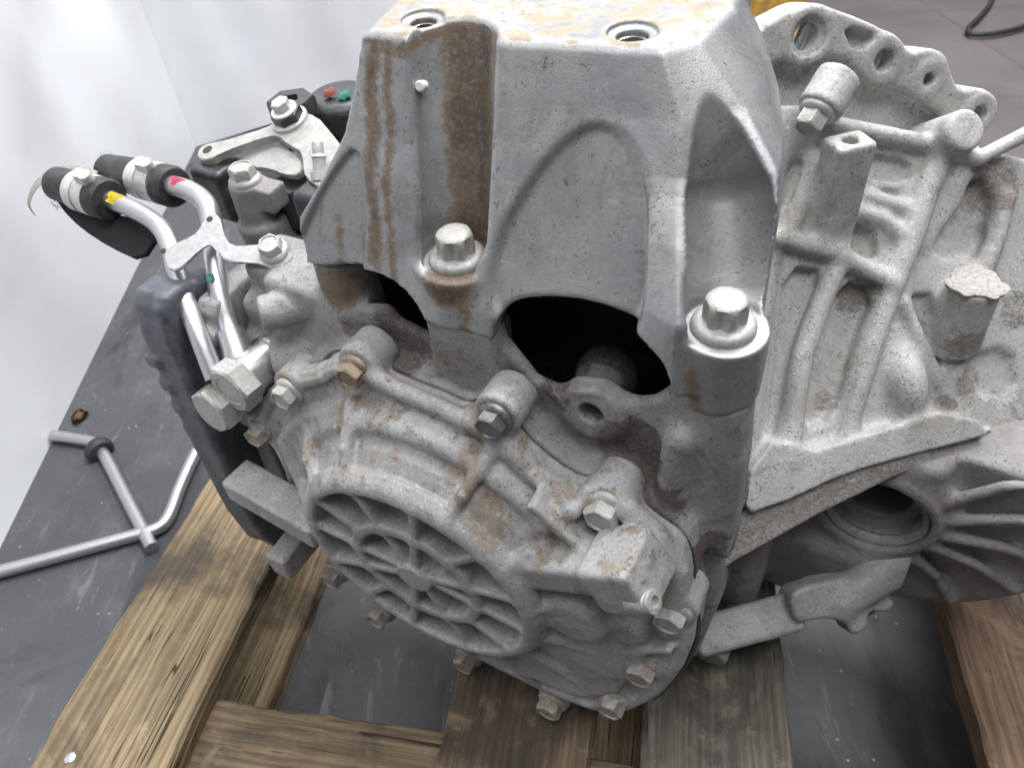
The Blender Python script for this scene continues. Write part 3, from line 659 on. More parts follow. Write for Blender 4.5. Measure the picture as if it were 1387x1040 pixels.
# ribs
def rib(pts, r, c=-1.0, k=0.42):
    P = [sp(u, w, c) - np.array([0, 0, 0.28]) for u, w in pts]
    for q in tubeline(P, r): v.add(q, k)
rib([(1278, 200), (1234, 330), (1212, 384), (1176, 492), (1158, 560), (1150, 600)], [0.75, 0.72, 0.7, 0.62, 0.6, 0.7], -1.1)
rib([(1141, 352), (1112, 420), (1090, 482), (1078, 570), (1070, 620)], [0.55, 0.6, 0.6, 0.6, 0.8], -1.0)
rib([(1056, 322), (1098, 332), (1140, 345), (1178, 366), (1212, 384)], 0.5, -0.9)
rib([(1108, 220), (1090, 270), (1068, 318)], 0.55, -1.1)
rib([(1168, 262), (1228, 280)], 0.4, -1.3)
rib([(1165, 286), (1200, 298), (1228, 322)], 0.45, -1.2)
rib([(1128, 168), (1200, 182), (1290, 200)], 0.5, -1.0)
rib([(1228, 412), (1262, 490), (1296, 560)], [0.35, 0.35, 0.5], -1.2)
rib([(1048, 330), (1035, 430), (1022, 560), (1018, 660)], 0.5, -1.4)
rib([(1300, 205), (1290, 270), (1250, 330)], [0.9, 0.7, 0.4], -1.6, 0.8)
rib([(1368, 268), (1352, 330), (1335, 372)], [0.5, 0.5, 0.5], -1.2)
v.add(ell(sp(1222, 520, -1.6), (1.25, 2.2, 1.5)), 0.8)                           # rounded block
v.add(ell(sp(1096, 304, -1.9), (1.0, 1.0, 0.8)), 0.4)
UPF = FS.of_t(FS.o+np.array([0, 0, 1.0]))                                          # up, in the housing frame
ez = UPF/np.linalg.norm(UPF)
# square threaded post
pt = sp(1152, 189, 1.3); 
ax1 = FS.of_t(FS.o+E_@MT.T) if False else np.array([1.0, 0, 0]); ax2 = np.cross(ez, ax1)
v.add(box(pt-ez*3.1, (1.1, 0.85, 3.1), 0.2, (ax1, ax2, ez)), 0.8)
v.cut(cyl(pt-ez*1.6, pt+ez*0.5, 0.42, 0.02), 0.06)
POST = FS.to_t(pt); POSTZ = ez
# boss with a mud cap
pb = sp(1322, 384, 0.3); v.add(cyl(pb-ez*4.5, pb, 1.6, 0.15, 1.35), 0.6); MUD = pb
# horizontal bolt barrel at the top left, round barrel at the top right
qa = sp(1128, 118, 0.3); qb = sp(1092, 176, 0.5)
v.add(cyl(qa-(qb-qa)*0.25, qa+(qb-qa)*0.55, 1.15, 0.15), 0.4); BAR = (qa, qb)
qa = sp(1300, 186, -0.3); v.add(cyl(qa-np.array([0, 0, 3.5]), qa+np.array([0.0, 0.3, 0.6]), 1.15, 0.3), 0.5)
rib([(1306, 206), (1330, 214), (1400, 178)], 0.42, -0.6, 0.2)
v.rough(0.012, 1.0, 11)
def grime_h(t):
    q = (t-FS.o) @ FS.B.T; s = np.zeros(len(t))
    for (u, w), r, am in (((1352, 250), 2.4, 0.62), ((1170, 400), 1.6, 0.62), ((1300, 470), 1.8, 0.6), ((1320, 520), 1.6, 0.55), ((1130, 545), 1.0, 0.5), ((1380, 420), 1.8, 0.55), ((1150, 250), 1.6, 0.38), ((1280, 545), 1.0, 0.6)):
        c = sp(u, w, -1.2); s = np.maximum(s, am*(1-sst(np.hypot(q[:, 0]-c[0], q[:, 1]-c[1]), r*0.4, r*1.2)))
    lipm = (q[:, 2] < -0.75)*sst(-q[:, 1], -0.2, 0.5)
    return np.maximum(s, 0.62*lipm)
housing = v.build('converter_housing', M['housing'], gear, {'stain': zero, 'dust': lambda t: 0.25*np.ones(len(t)), 'grime': grime_h})

# ------------------------------------------------------------------ bell flange with bolt holes at the back
FB = slope_frame(FS.to_t(sp(1200, 150, -2.6)), 74)
def bp(pts, c=0.0): return [FB.px(u, w, c)[:2] for u, w in pts]
v = Vol((-12, -5, -3.4), (11, 9, 1.6), 0.125, FB)
flange = [(960, 130), (985, 20), (1000, 12), (1012, 38), (1028, 42), (1048, 26), (1078, 12), (1105, 6), (1140, 14), (1205, 42), (1232, 72), (1262, 64), (1284, 74), (1290, 96), (1300, 122), (1330, 118), (1352, 134), (1352, 158), (1330, 186), (1290, 230), (1120, 230), (1000, 200)]
v.add(ext(chaikin(bp(flange), 1), 2, -2.2, 0.0, 0.3), 0)
v.cut(ext(chaikin(bp([(1020, 130), (1050, 80), (1135, 75), (1180, 110), (1270, 140), (1290, 200), (1110, 190), (1030, 190)]), 1), 2, -1.0, 2, 0.3), 0.5)
v.cut(ext(chaikin(bp([(1140, 32), (1196, 50), (1160, 76)]), 1), 2, -0.6, 2, 0.15), 0.2)
HOLES = []
for (u, w, r, ro) in ((1095, 50, 0.72, 1.45), (1197, 82, 0.60, 1.25), (1258, 108, 0.36, 0.95), (1326, 155, 0.52, 1.1)):
    c = FB.px(u, w, 0.05); HOLES.append((c, r))
    v.add(cyl((c[0], c[1], -2.0), (c[0], c[1], 0.06), ro, 0.15), 0.5)
    v.cut(cyl((c[0], c[1], -4), (c[0], c[1], 2), r, 0.03), 0.06)
c = HOLES[0][0]; v.cut(cyl((c[0], c[1], -0.12), (c[0], c[1], 2), 1.0, 0.03), 0.05)
v.rough(0.012, 0.9, 4)
bell = v.build('bell_flange', M['housing'], gear, {'stain': zero, 'dust': zero, 'grime': zero})

# ------------------------------------------------------------------ differential housing low on the right
D0 = tpx(1185, 700, z=-3.5); 
v = Vol((6, -34, -16), (42, -12.5, 6.5), 0.2)
v.add(cyl(D0+np.array([0, -12, 0]), D0+np.array([0, -2.0, 0]), 11.9, 0.6, 11.6), 0)
v.add(cyl(D0+np.array([0, -5, 0]), D0+np.array([0, -0.6, 0]), 6.2, 0.4, 4.3), 0.8)
v.add(cyl(D0+np.array([0, -5, 0]), D0, 3.75, 0.15), 0.4)
v.add(box(D0+np.array([10, -6.0, 1]), (7, 3.2, 5.0), 1.0), 1.0)
for g in (-8, -28, -52, -78, -108, 14, 36):
    c, s = math.cos(rad(g)), math.sin(rad(g)); x0 = D0+np.array([4.3*c, -0.9, 4.3*s]); x1 = D0+np.array([10.6*c, -1.9, 10.6*s])
    xm = (x0+x1)/2+np.array([-0.5*s, 0.1, 0.5*c]); v.add(tubeline([x0, xm, x1], [0.42, 0.34, 0.4])[0], 0.45)
p = tpx(1320, 640, z=-1.0); v.add(cyl(p+np.array([0, -3, 0]), p, 1.0, 0.15), 0.3)
v.add(box((17, -24, -6), (9, 6, 8), 1.2), 1.0)
v.add(box((12.5, -17.0, -6.0), (5.2, 4.0, 7.0), 1.4), 1.2)
v.add(box((19.0, -20.2, -11.0), (6.5, 3.2, 3.6), 1.0), 1.0)
v.cut(cyl(D0+np.array([0, -0.8, 0]), D0+np.array([0, 3, 0]), 3.15, 0.1), 0.1)
v.cut(cyl(D0+np.array([0, -1.8, 0]), D0+np.array([0, 3, 0]), 2.55, 0.1), 0.1)
v.cut(cyl(D0+np.array([0, -8, 0]), D0+np.array([0, 3, 0]), 1.9, 0.1), 0.15)
v.cut(box((26, -24, 12.3), (30, 30, 10.5), 0.1), 0.4)
v.rough(0.02, 1.3, 6)
diff = v.build('differential_housing', M['lower'], gear)
# arm below the case
v = Vol((8, -25, -16), (26, -8, -4), 0.14)
a0 = tpx(952, 862, z=-11.5); a1 = tpx(1070, 828, z=-10.8); a2 = tpx(1140, 812, z=-10.2); a3 = tpx(1160, 845, z=-11.6); a4 = tpx(1195, 812, z=-10.4)
dA = (a2-a0)/np.linalg.norm(a2-a0); nA = np.cross(dA, (0, 0.5, 0.86)); nA /= np.linalg.norm(nA); mA = np.cross(nA, dA)
v.add(box((a0+a1)/2, (np.linalg.norm(a1-a0)/2+0.6, 1.35, 0.55), 0.4, (dA, nA, mA)), 0.2)
FA = slope_frame(a2, 48)
lobe = [FA.px(u, w)[:2] for u, w in [(1064, 806), (1078, 792), (1112, 784), (1140, 780), (1165, 784), (1188, 796), (1212, 818), (1190, 828), (1172, 824), (1170, 846), (1150, 860), (1138, 838), (1118, 834), (1090, 838), (1074, 842)]]
FAi = Frame(FA.o, FA.B[0], FA.B[1], FA.B[2])
def lobef(X, Y, Z):
    q = [(X-FA.o[0])*FA.B[k][0]+(Y-FA.o[1])*FA.B[k][1]+(Z-FA.o[2])*FA.B[k][2] for k in range(3)]
    d = poly2(q[0], q[1], np.array(chaikin(lobe, 1))); b = np.abs(q[2]+0.4)-1.0; d = d+0.35; b = b+0.35
    return np.minimum(np.maximum(d, b), 0)+np.sqrt(np.maximum(d, 0)**2+np.maximum(b, 0)**2)-0.35
v.add(Prim(lobef, (8, -25, -16), (26, -8, -4)), 0.3)
v.add(capsule(a2, a2+np.array([2.5, -3.5, 2.0]), 1.2, 1.8), 0.6)
p = tpx(960, 890, z=-13.5); v.add(cyl(p+np.array([0, -2, 0.2]), p, 1.2, 0.2), 0.4)
v.rough(0.03, 0.9, 9)
arm = v.build('breather_arm', M['arm'], gear)
# ------------------------------------------------------------------ small parts: bolts, pipes, hoses, shift gear
def perp(d):
    d = Vector(d).normalized(); a = Vector((0, 0, 1)) if abs(d.z) < 0.9 else Vector((1, 0, 0))
    x = d.cross(a).normalized(); return d, x, d.cross(x).normalized()
def lathe(bm, o, d, prof, seg=24, rot=0.0, mod=None):          # prof: (height along d, radius) in metres; mod(theta, i) scales the radius
    d, x, y = perp(d); o = Vector(o); rings = []
    for i, (h, r) in enumerate(prof):
        ring = []
        for k in range(seg):
            t = 2*math.pi*k/seg + rot; rr = r*(mod(t, i) if mod else 1.0)
            ring.append(bm.verts.new(o + d*h + (x*math.cos(t)+y*math.sin(t))*rr))
        rings.append(ring)
    for a, b in zip(rings[:-1], rings[1:]):
        for k in range(seg): bm.faces.new((a[k], a[(k+1) % seg], b[(k+1) % seg], b[k]))
    bm.faces.new(rings[0][::-1]); bm.faces.new(rings[-1])
def Ld(d): return Vector((d[0], -d[1], d[2]))
def hexmod(seg, rnd=0.0):
    def m(t, i):
        u = (t % (math.pi/3)) - math.pi/6; return (math.cos(math.pi/6)/math.cos(u))
    return m
def hexbolt(name, parent, p, d, mat, sc=1.0, rot=0.3, flange=0.84, hexr=0.68, hh=0.85, sink=True):
    """flange bolt: p = seat point in gearbox cm, d = direction of the head"""
    o = L(p); dd = Ld(d); f = 0.01*sc; bm = bmesh.new()
    lathe(bm, o, dd, [(-0.25*f, flange*f*0.98), (0.13*f, flange*f), (0.20*f, flange*f*0.96), (0.30*f, hexr*f*1.05), (0.34*f, hexr*f*0.9)], 28)
    hm = hexmod(24)
    prof = [(0.22*f, hexr*f), (hh*f-0.05*f, hexr*f), (hh*f+0.03*f, hexr*f*0.86)]
    if sink: prof += [(hh*f+0.03*f, hexr*f*0.72), (hh*f-0.04*f, hexr*f*0.66), (hh*f-0.04*f, 0.05*f)]
    lathe(bm, o, dd, prof, 24, rot, lambda t, i: hm(t-rot, i) if i < 2 else 1.0 if i > 2 else 0.5*(1+hm(t-rot, i)))
    return from_bm(name, bm, mat, parent, sharp=32, recalc=True)
def tube(name, parent, pts, r, mat, seg=16, to=L, sub=6, flat=1.0, cap=True, rs=None):
    P = [Vector(to(p)) for p in pts]; out = []; rr = []
    n = len(P); R = rs or [r]*n
    for i in range(n-1):
        a = P[max(i-1, 0)]; b = P[i]; c = P[i+1]; d = P[min(i+2, n-1)]
        for k in range(sub):
            t = k/sub; out.append(0.5*((2*b)+(c-a)*t+(2*a-5*b+4*c-d)*t*t+(3*b-a-3*c+d)*t**3)); rr.append(R[i]*(1-t)+R[i+1]*t)
    out.append(P[-1]); rr.append(R[-1])
    bm = bmesh.new(); rings = []; up = None
    for i, p in enumerate(out):
        t = (out[min(i+1, len(out)-1)]-out[max(i-1, 0)]).normalized()
        if up is None: _, up, _ = perp(t)
        up = (up - t*up.dot(t)).normalized(); s = t.cross(up)
        rings.append([bm.verts.new(p + (up*math.cos(2*math.pi*k/seg)*flat + s*math.sin(2*math.pi*k/seg))*rr[i]/100) for k in range(seg)])
    for a, b in zip(rings[:-1], rings[1:]):
        for k in range(seg): bm.faces.new((a[k], a[(k+1) % seg], b[(k+1) % seg], b[k]))
    if cap: bm.faces.new(rings[0][::-1]); bm.faces.new(rings[-1])
    return from_bm(name, bm, mat, parent, sharp=50)
def turned(name, parent, p, q, prof, mat, seg=32, sharp=35):    # lathe between two gearbox points; prof in cm (along, radius), along measured from p
    bm = bmesh.new(); d = L(q)-L(p); lathe(bm, L(p), d, [(h/100, r/100) for h, r in prof], seg); return from_bm(name, bm, mat, parent, sharp=sharp)
def plate(name, parent, pts, th, mat, plane, holes=(), bev=0.0006, rnd=1):
    """sheet cut to an outline: pts photograph pixels, plane three (u, v, depth) points"""
    A, B, Cc = [tpx(u, w, d=d) for u, w, d in plane]; n = np.cross(B-A, Cc-A); n /= np.linalg.norm(n)
    cam_o = -(MT @ ORG)
    if n @ (cam_o-A) < 0: n = -n
    def on(u, w):
        r = MT @ ray(u, w); return cam_o + r*(((A-cam_o) @ n)/(r @ n))
    P = np.array([on(u, w) for u, w in pts]); P = chaikin(P, rnd) if rnd else P
    bm = bmesh.new(); top = [bm.verts.new(L(p)) for p in P]; bot = [bm.verts.new(L(p-n*th)) for p in P]; k = len(P)
    e1 = bm.faces.new(top); bm.faces.new(bot[::-1])
    for i in range(k): bm.faces.new((top[i], bot[i], bot[(i+1) % k], top[(i+1) % k]))
    if bev: bmesh.ops.bevel(bm, geom=[e for e in e1.edges], offset=bev, segments=2, affect='EDGES')
    o = from_bm(name, bm, mat, parent, sharp=40)
    return o, on, n

# cover bolts: heads point out of the end cover
for k, (p, m, sc) in enumerate(LUG):
    hexbolt('bolt', cover, p-np.array([0, 1.05, 0]), (0.0, 1.0, 0.0), M[m], sc*1.12, rot=0.4+0.7*k)
# mount bracket bolts: fluted heads on wide flanges
def fluted(p, rot):
    bm = bmesh.new(); f = 0.01; o = L(p)
    lathe(bm, o, (0, 0, 1), [(-0.1*f, 1.33*f), (0.14*f, 1.36*f), (0.30*f, 1.32*f), (0.42*f, 1.18*f), (0.46*f, 1.0*f)], 48)
    prof = [(0.40, 0.92), (0.62, 0.925), (1.05, 0.92), (1.30, 0.90), (1.46, 0.84), (1.56, 0.70), (1.60, 0.48), (1.61, 0.10)]
    amp = [0.24, 0.27, 0.26, 0.16, 0.04, 0.0, 0.0, 0.0]
    lathe(bm, o, (0, 0, 1), [(h*f, r*f) for h, r in prof], 72, 0.0, lambda t, i: 1.0 - amp[i]*(0.5+0.5*math.cos(6*(t-rot)))**1.6)
    return from_bm('bolt', bm, M['zinc'], bracket, sharp=38)
fluted((*BOLT1, SEAT), 0.35); fluted((*BOLT3, SEAT), 0.1)
# washer rings under the left foot, threads in the top holes
for e, a, r in ((-2.4, -13.0, 0.6), (7.2, -14.1, 0.68)):
    bm = bmesh.new()
    for k in range(7):
        lathe(bm, L((e, a, 25.9-0.26*k)), (0, 0, 1), [(0, (r+0.05)/100), (0.0006, (r-0.07)/100), (0.0007, (r-0.07)/100), (0.0013, (r+0.05)/100)], 28)
    bmesh.ops.delete(bm, geom=[f for f in bm.faces if len(f.verts) > 4], context='FACES')
    from_bm('thread', bm, M['steel'], bracket, sharp=60)
def af_pt(u, w, off=0.0):                      # where a sight line meets the bracket's front wall
    r = MT @ ray(u, w); o = -(MT @ ORG); lo, hi = 10.0, 80.0
    for _ in range(50):
        m = (lo+hi)/2; q = o+r*m
        if q[1] > af(q[0], q[2])+off: lo = m
        else: hi = m
    return o+r*lo
pd = af_pt(570, 117, -0.28)
turned('paint_dot', bracket, pd, pd+np.array([0.1, 0.9, 0.35]), [(-0.3, 0.24), (0.10, 0.25), (0.16, 0.18)], M['white_paint'], 18)

# sealant bead between cover and case
gk = [fpx(u, w, -1.1)+np.array([0, 0, 0.02]) for u, w in OUT[3:]]
gk += [np.array([q[0], FL-1.1-SH*q[1], q[1]]) for q in low]
tube('sealant_bead', gear, gk, 0.2, M['gasket'], 8, sub=4)
# plug in the oil channel
b1, d, w1, w2 = PLUG
pp = tpx(878, 814, a=-0.4)
turned('drain_plug', cover, pp-d*0.6, pp+d*0.8, [(-0.4, 0.62), (0.5, 0.62), (0.52, 0.55), (0.62, 0.6), (0.7, 0.53), (0.8, 0.58), (0.95, 0.55), (0.98, 0.3), (0.7, 0.28), (0.7, 0.02)], M['zinc'], 20)
# housing bolts and cap
qa, qb = BAR; ta = FS.to_t(qa); tb = FS.to_t(qb); dd = tb-ta
hexbolt('bolt', housing, ta+dd*0.55, dd, M['zinc'], 1.15, 0.2, hh=1.0)
bm = bmesh.new(); rng = random.Random(4); o = FS.to_t(MUD); d0, x0, y0 = perp(Ld((0, 0, 1)))
lathe(bm, L(o), (0, 0, 1), [(-0.001, 0.0142), (0.0014, 0.0148), (0.0022, 0.0135), (0.0021, 0.008), (0.0026, 0.004)], 40, 0, lambda t, i: 1+0.12*math.sin(3*t+1)+0.07*math.sin(7*t)+0.04*math.sin(13*t+2) if i < 3 else 1)
from_bm('mud_cap', bm, M['mud'], housing, sharp=50)
bm = bmesh.new(); lathe(bm, L(D0+np.array([0, -0.7, 0])), Ld((0, 1, 0)), [(0, 0.0262), (0.0012, 0.0262), (0.0030, 0.0275), (0.0045, 0.0305), (0.0030, 0.0312), (0, 0.0312)], 48)
bmesh.ops.delete(bm, geom=[f for f in bm.faces if len(f.verts) > 4], context='FACES')
from_bm('seal_ring', bm, M['arm'], diff, sharp=40)
# steel studs seen through the flange holes
for (c, r), rot in zip(HOLES[:2], (0.5, 0.45)):
    a = FB.to_t((c[0]-r*0.6, c[1]-r*1.1, -0.6)); b = FB.to_t((c[0]+r*0.6, c[1]+r*1.1, -0.6))
    turned('dowel', bell, a, b, [(0, r*0.42), (np.linalg.norm(b-a), r*0.42)], M['steel'], 20)

# pan on the left
def slab(name, pts_az, e0, e1, mat, rd=0.3, h=0.16, extra=None):
    P = np.array(pts_az); vv = Vol((e0-0.6, P[:, 0].min()-0.8, P[:, 1].min()-0.8), (e1+0.6, P[:, 0].max()+0.8, P[:, 1].max()+0.8), h)
    vv.add(ext(chaikin(P, 1), 0, e0, e1, rd), 0)
    if extra: extra(vv)
    vv.rough(0.015, 1.0, 2); return vv.build(name, mat, gear)
def ribs(vv):
    for z in np.arange(-11, 10, 2.1):
        vv.add(box((-19.4, -2.65, z), (0.6, 0.25, 0.5), 0.2), 0.3)
pan = slab('oil_pan', [(-4.4, 12.9), (-3.1, 11.5), (-2.5, 5), (-2.1, -2), (-1.9, -9), (-3.2, -13.5), (-14, -13.5), (-14, -8), (-13, 7), (-8, 11.6)], -20.0, -17.2, M['pan'], 0.5, extra=ribs)
def holes_(vv):
    vv.add(cyl((-16.2, -5.6, 9.2), (-16.2, -4.4, 9.2), 0.9, 0.15), 0.3); vv.add(cyl((-16.2, -5.6, 2.2), (-16.2, -4.4, 2.2), 0.9, 0.15), 0.3)
slab('pan_flange', [(-6.0, 11.6), (-5.0, 10.4), (-5.0, 3), (-4.6, -6), (-4.4, -12), (-13, -12), (-14, 11)], -17.1, -15.4, M['case'], 0.3, extra=holes_)

# cooler pipes
def dp(lst): return [tpx(u, w, d=d) for u, w, d in lst]
pipeA = tube('cooler_pipe', gear, dp([(128, 262, 51.6), (150, 271, 51), (185, 286, 50), (214, 305, 49), (231, 334, 48.0), (240, 370, 47.2), (253, 412, 46.6), (270, 455, 46.3), (292, 512, 46.4)]), 0.6, M['alu'], 20)
pipeB = tube('cooler_pipe', gear, dp([(200, 246, 51.8), (224, 250, 51), (255, 258, 50), (279, 276, 49), (288, 308, 48.4), (291, 350, 47.6), (298, 400, 47.2), (309, 438, 47.2), (316, 462, 47.0)]), 0.66, M['alu'], 20)
def band(name, parent, pts, r, mat): return tube(name, parent, dp(pts), r, mat, 18, sub=3)
pm = tpx(155, 271, d=50.3); 
def mark(parent, u, w, d, l, wd, mat, ang):    # short paint dab that lies on a pipe
    c = tpx(u, w, d=d); r = MT @ ray(u, w); r = r/np.linalg.norm(r)
    x = tpx(u+math.cos(ang)*10, w+math.sin(ang)*10, d=d)-c; x /= np.linalg.norm(x); y = np.cross(r, x); y /= np.linalg.norm(y)
    bm = bmesh.new(); N_ = 7; g = []
    for i in range(N_+1):
        row = []
        for j in range(N_+1):
            s = (i/N_-0.5)*2; t = (j/N_-0.5)*2; jag = 1+0.12*math.sin(5*t+i)
            q = c + x*l/2*s*jag + y*wd/2*t + r*(0.42*(1-math.sqrt(max(0, 1-(t*wd/2/0.68)**2))))
            row.append(bm.verts.new(L(q)))
        g.append(row)
    for i in range(N_):
        for j in range(N_): bm.faces.new((g[i][j], g[i+1][j], g[i+1][j+1], g[i][j+1]))
    bmesh.ops.solidify(bm, geom=bm.faces[:], thickness=0.0002)
    return from_bm('paint_mark', bm, mat, parent)
mark(pipeA, 157, 270, 50.0, 1.1, 0.75, M['yellow_paint'], 0.4)
mark(pipeB, 241, 247, 49.6, 1.0, 0.6, M['pink_paint'], 0.3)
mark(pipeB, 284, 377, 46.5, 0.45, 0.5, M['green_paint'], 1.2)
# hoses, clamps, torn sleeve, strap
hoseA = tube('hose', gear, dp([(78, 249, 53.2), (105, 257, 52.4), (143, 270, 51.2)]), 1.28, M['rubber'], 24, rs=[1.15, 1.25, 1.28])
hoseB = tube('hose', gear, dp([(148, 232, 54.6), (180, 239, 53.2), (236, 253, 51.0)]), 1.25, M['rubber'], 24, rs=[1.15, 1.25, 1.25])
def clamp(hose, a, b, r, ear):
    A, B = dp([a, b]); l = np.linalg.norm(B-A)
    o = turned('hose_clamp', hose, A, B, [(0, r), (0, r+0.12), (l*0.42, r+0.12), (l*0.42, r+0.02), (l*0.58, r+0.02), (l*0.58, r+0.12), (l, r+0.12), (l, r)], M['white_clip'], 36)
    c = tpx(*ear[:2], d=ear[2]); ax = (B-A)/l
    for s in (-0.28, 0.30):
        bm = bmesh.new(); lathe(bm, L(c+ax*s-np.array([0, 0, 0.5])), Ld(np.array([0.15, 0.25, 1.0])), [(0, 0.0044), (0.010, 0.0046), (0.0125, 0.004), (0.013, 0.001)], 14)
        from_bm('clamp_ear', bm, M['white_clip'], o, sharp=40)
clamp(hoseA, (108, 258, 52.2), (134, 267, 51.4), 1.27, (118, 244, 50.6))
clamp(hoseB, (192, 242, 52.7), (222, 250, 51.5), 1.25, (200, 228, 51.0))
def rim(hose, a, b, r): A, B = dp([a, b]); l = np.linalg.norm(B-A); turned('hose_lip', hose, A, B, [(0, r), (0, r+0.18), (l*0.7, r+0.2), (l, r+0.05), (l, 0.62)], M['rubber'], 32)
rim(hoseA, (134, 267, 51.4), (149, 271.5, 50.9), 1.2); rim(hoseB, (224, 250.5, 51.4), (238, 254, 50.9), 1.18)
mark(hoseA, 119, 262, 50.75, 0.9, 0.5, M['green_paint'], 0.7); mark(hoseB, 204, 252, 50.9, 0.7, 0.55, M['green_paint'], 0.3)
pl, on, nn = plate('torn_sleeve', gear, [(72, 262), (84, 284), (110, 310), (150, 336), (190, 354), (214, 318), (190, 298), (140, 286), (100, 268)], 0.35, M['fabric'], [(80, 270, 53.6), (195, 345, 50.5), (150, 290, 52.0)])
bm = bmesh.new(); rng = random.Random(3)
for k in range(150):                            # frayed threads at the hose ends
    if k < 95: u, w, d = 146+rng.uniform(-8, 14), 222+rng.uniform(-6, 10), 54.6
    else: u, w, d = 74+rng.uniform(-2, 26), 264+rng.uniform(-2, 22), 53.4
    a = tpx(u, w, d=d+rng.uniform(-0.6, 0.6)); b = a + np.array([rng.uniform(-0.7, 0.3), rng.uniform(-0.4, 0.4), rng.uniform(-0.2, 0.8)])
    x = Vector((0.00022, 0.0001, 0)); y = Vector((0, 0.0001, 0.00022)); A = L(a); B = L(b)
    vs = [bm.verts.new(A+x), bm.verts.new(A-x), bm.verts.new(A+y), bm.verts.new(B)]
    for f in ((0, 1, 3), (1, 2, 3), (2, 0, 3), (0, 2, 1)): bm.faces.new([vs[i] for i in f])
tag(from_bm('frayed_threads', bm, M['fabric'], gear, smooth=False), kind='stuff')
tube('strap', gear, dp([(48, 292, 55.5), (39, 276, 55.3), (48, 252, 54.8), (70, 236, 54.2), (100, 231, 53.4), (128, 240, 52.6)]), 0.48, M['strap'], 12, flat=0.16, rs=[0.15, 0.45, 0.5, 0.5, 0.5, 0.45])
# sheet clip that holds both pipes
clip, on, nn = plate('pipe_clip', gear, [(222, 334), (262, 322), (276, 304), (280, 288), (296, 290), (302, 314), (312, 336), (345, 330), (382, 334), (396, 342), (392, 356), (372, 364), (340, 354), (316, 356), (300, 350), (290, 332), (280, 330), (262, 346), (240, 368), (224, 362)], 0.2, M['clip'], [(225, 350, 45.9), (385, 345, 45.0), (288, 300, 46.6)])
pc = on(372, 341); hexbolt('bolt', clip, pc, nn, M['zinc'], 1.05, 0.5)
turned('slot', clip, on(284, 297)+nn*0.02, on(284, 297)-nn, [(0, 0.2), (0.04, 0.2)], M['hole'], 14)  # flat dark disc painted as the shade of a slot
turned('slot', clip, on(221, 340)+nn*0.02, on(221, 340)-nn, [(0, 0.18), (0.04, 0.18)], M['hole'], 12)
# banjo fitting at the end of the pipes
c0, c1 = dp([(320, 522, 46.0), (392, 464, 48.6)]); l = np.linalg.norm(c1-c0); ax = (c1-c0)/l
fit = turned('banjo_fitting', gear, c0, c1, [(0.6, 1.25), (0.65, 1.42), (0.9, 1.42), (0.91, 1.28), (2.75, 1.30), (2.76, 1.48), (3.0, 1.48), (3.02, 1.34), (5.2, 1.34), (5.3, 1.1)], M['alu'], 40)
bm = bmesh.new(); hm = hexmod(24); lathe(bm, L(c0), Ld(-ax), [(-0.0065, 0.0166), (0.0050, 0.0166), (0.0064, 0.0138), (0.0064, 0.0100), (0.0058, 0.0090), (0.0058, 0.0004)], 24, 0.2, lambda t, i: hm(t-0.2, i) if i < 2 else 1.0); from_bm('hex_head', bm, M['zinc'], fit, sharp=30)
turned('pipe_collar', fit, *dp([(311, 448, 47.1), (328, 495, 47.0)]), [(0, 0.70), (0, 0.86), (1.0, 0.88), (2.2, 1.0)], M['alu'], 28)
c0, c1 = dp([(294, 552, 47.6), (352, 506, 49.8)]); ax = (c1-c0)/np.linalg.norm(c1-c0)
fit2 = turned('banjo_fitting', gear, c0, c1, [(0.6, 1.1), (3.2, 1.1)], M['alu'], 32)
bm = bmesh.new(); lathe(bm, L(c0), Ld(-ax), [(-0.0065, 0.0160), (0.0050, 0.0160), (0.0062, 0.0134), (0.0062, 0.0004)], 24, 0.6, lambda t, i: hm(t-0.6, i) if i < 2 else 1.0); from_bm('hex_head', bm, M['zinc'], fit2, sharp=30)

# shift lever and its fixings
lv, on, nn = plate('shift_lever', gear, [(266, 209), (271, 199), (284, 193), (297, 193), (345, 178), (368, 171), (380, 160), (402, 150), (428, 156), (450, 182), (464, 200), (458, 240), (444, 256), (424, 250), (409, 232), (413, 214), (404, 201), (390, 195), (376, 183), (366, 183), (300, 206), (287, 215), (272, 217)], 0.55, M['lever'], [(275, 205, 52.5), (400, 165, 51.2), (440, 250, 46.6)])
turned('eye', lv, on(281, 203)+nn*0.02, on(281, 203)-nn, [(0, 0.36), (0.04, 0.36)], M['hole'], 18)  # dark disc stands in for the shaded eye, nothing is cut
lw, on2, nn2 = plate('detent_plate', gear, [(316, 222), (340, 206), (372, 196), (398, 208), (412, 222), (404, 238), (384, 236), (366, 228), (345, 226)], 0.4, M['lever'], [(316, 222, 52.2), (372, 196, 51.6), (404, 238, 48.8)])
pc = on(394, 164); up_ = nn
turned('washer', lv, pc, pc+up_, [(0, 1.25), (0.22, 1.25), (0.26, 1.15)], M['zinc'], 32)
bm = bmesh.new(); lathe(bm, L(pc+up_*0.26), Ld(up_), [(0, 0.0105), (0.0052, 0.0105), (0.006, 0.0095), (0.006, 0.0004)], 24, 0.3, lambda t, i: hm(t-0.3, i)); from_bm('nut', bm, M['plastic'], lv, sharp=30)
turned('washer', lv, pc+up_*0.88, pc+up_*2, [(0, 0.9), (0.1, 0.88)], M['white_paint'], 28)
bm = bmesh.new(); lathe(bm, L(pc+up_*0.95), Ld(up_), [(0, 0.0062), (0.006, 0.0062), (0.0065, 0.0054), (0.0065, 0.0004)], 24, 0.5, lambda t, i: hm(t-0.5, i)); from_bm('stud_head', bm, M['zinc'], lv, sharp=30)
c = tpx(393, 133, d=54.0)
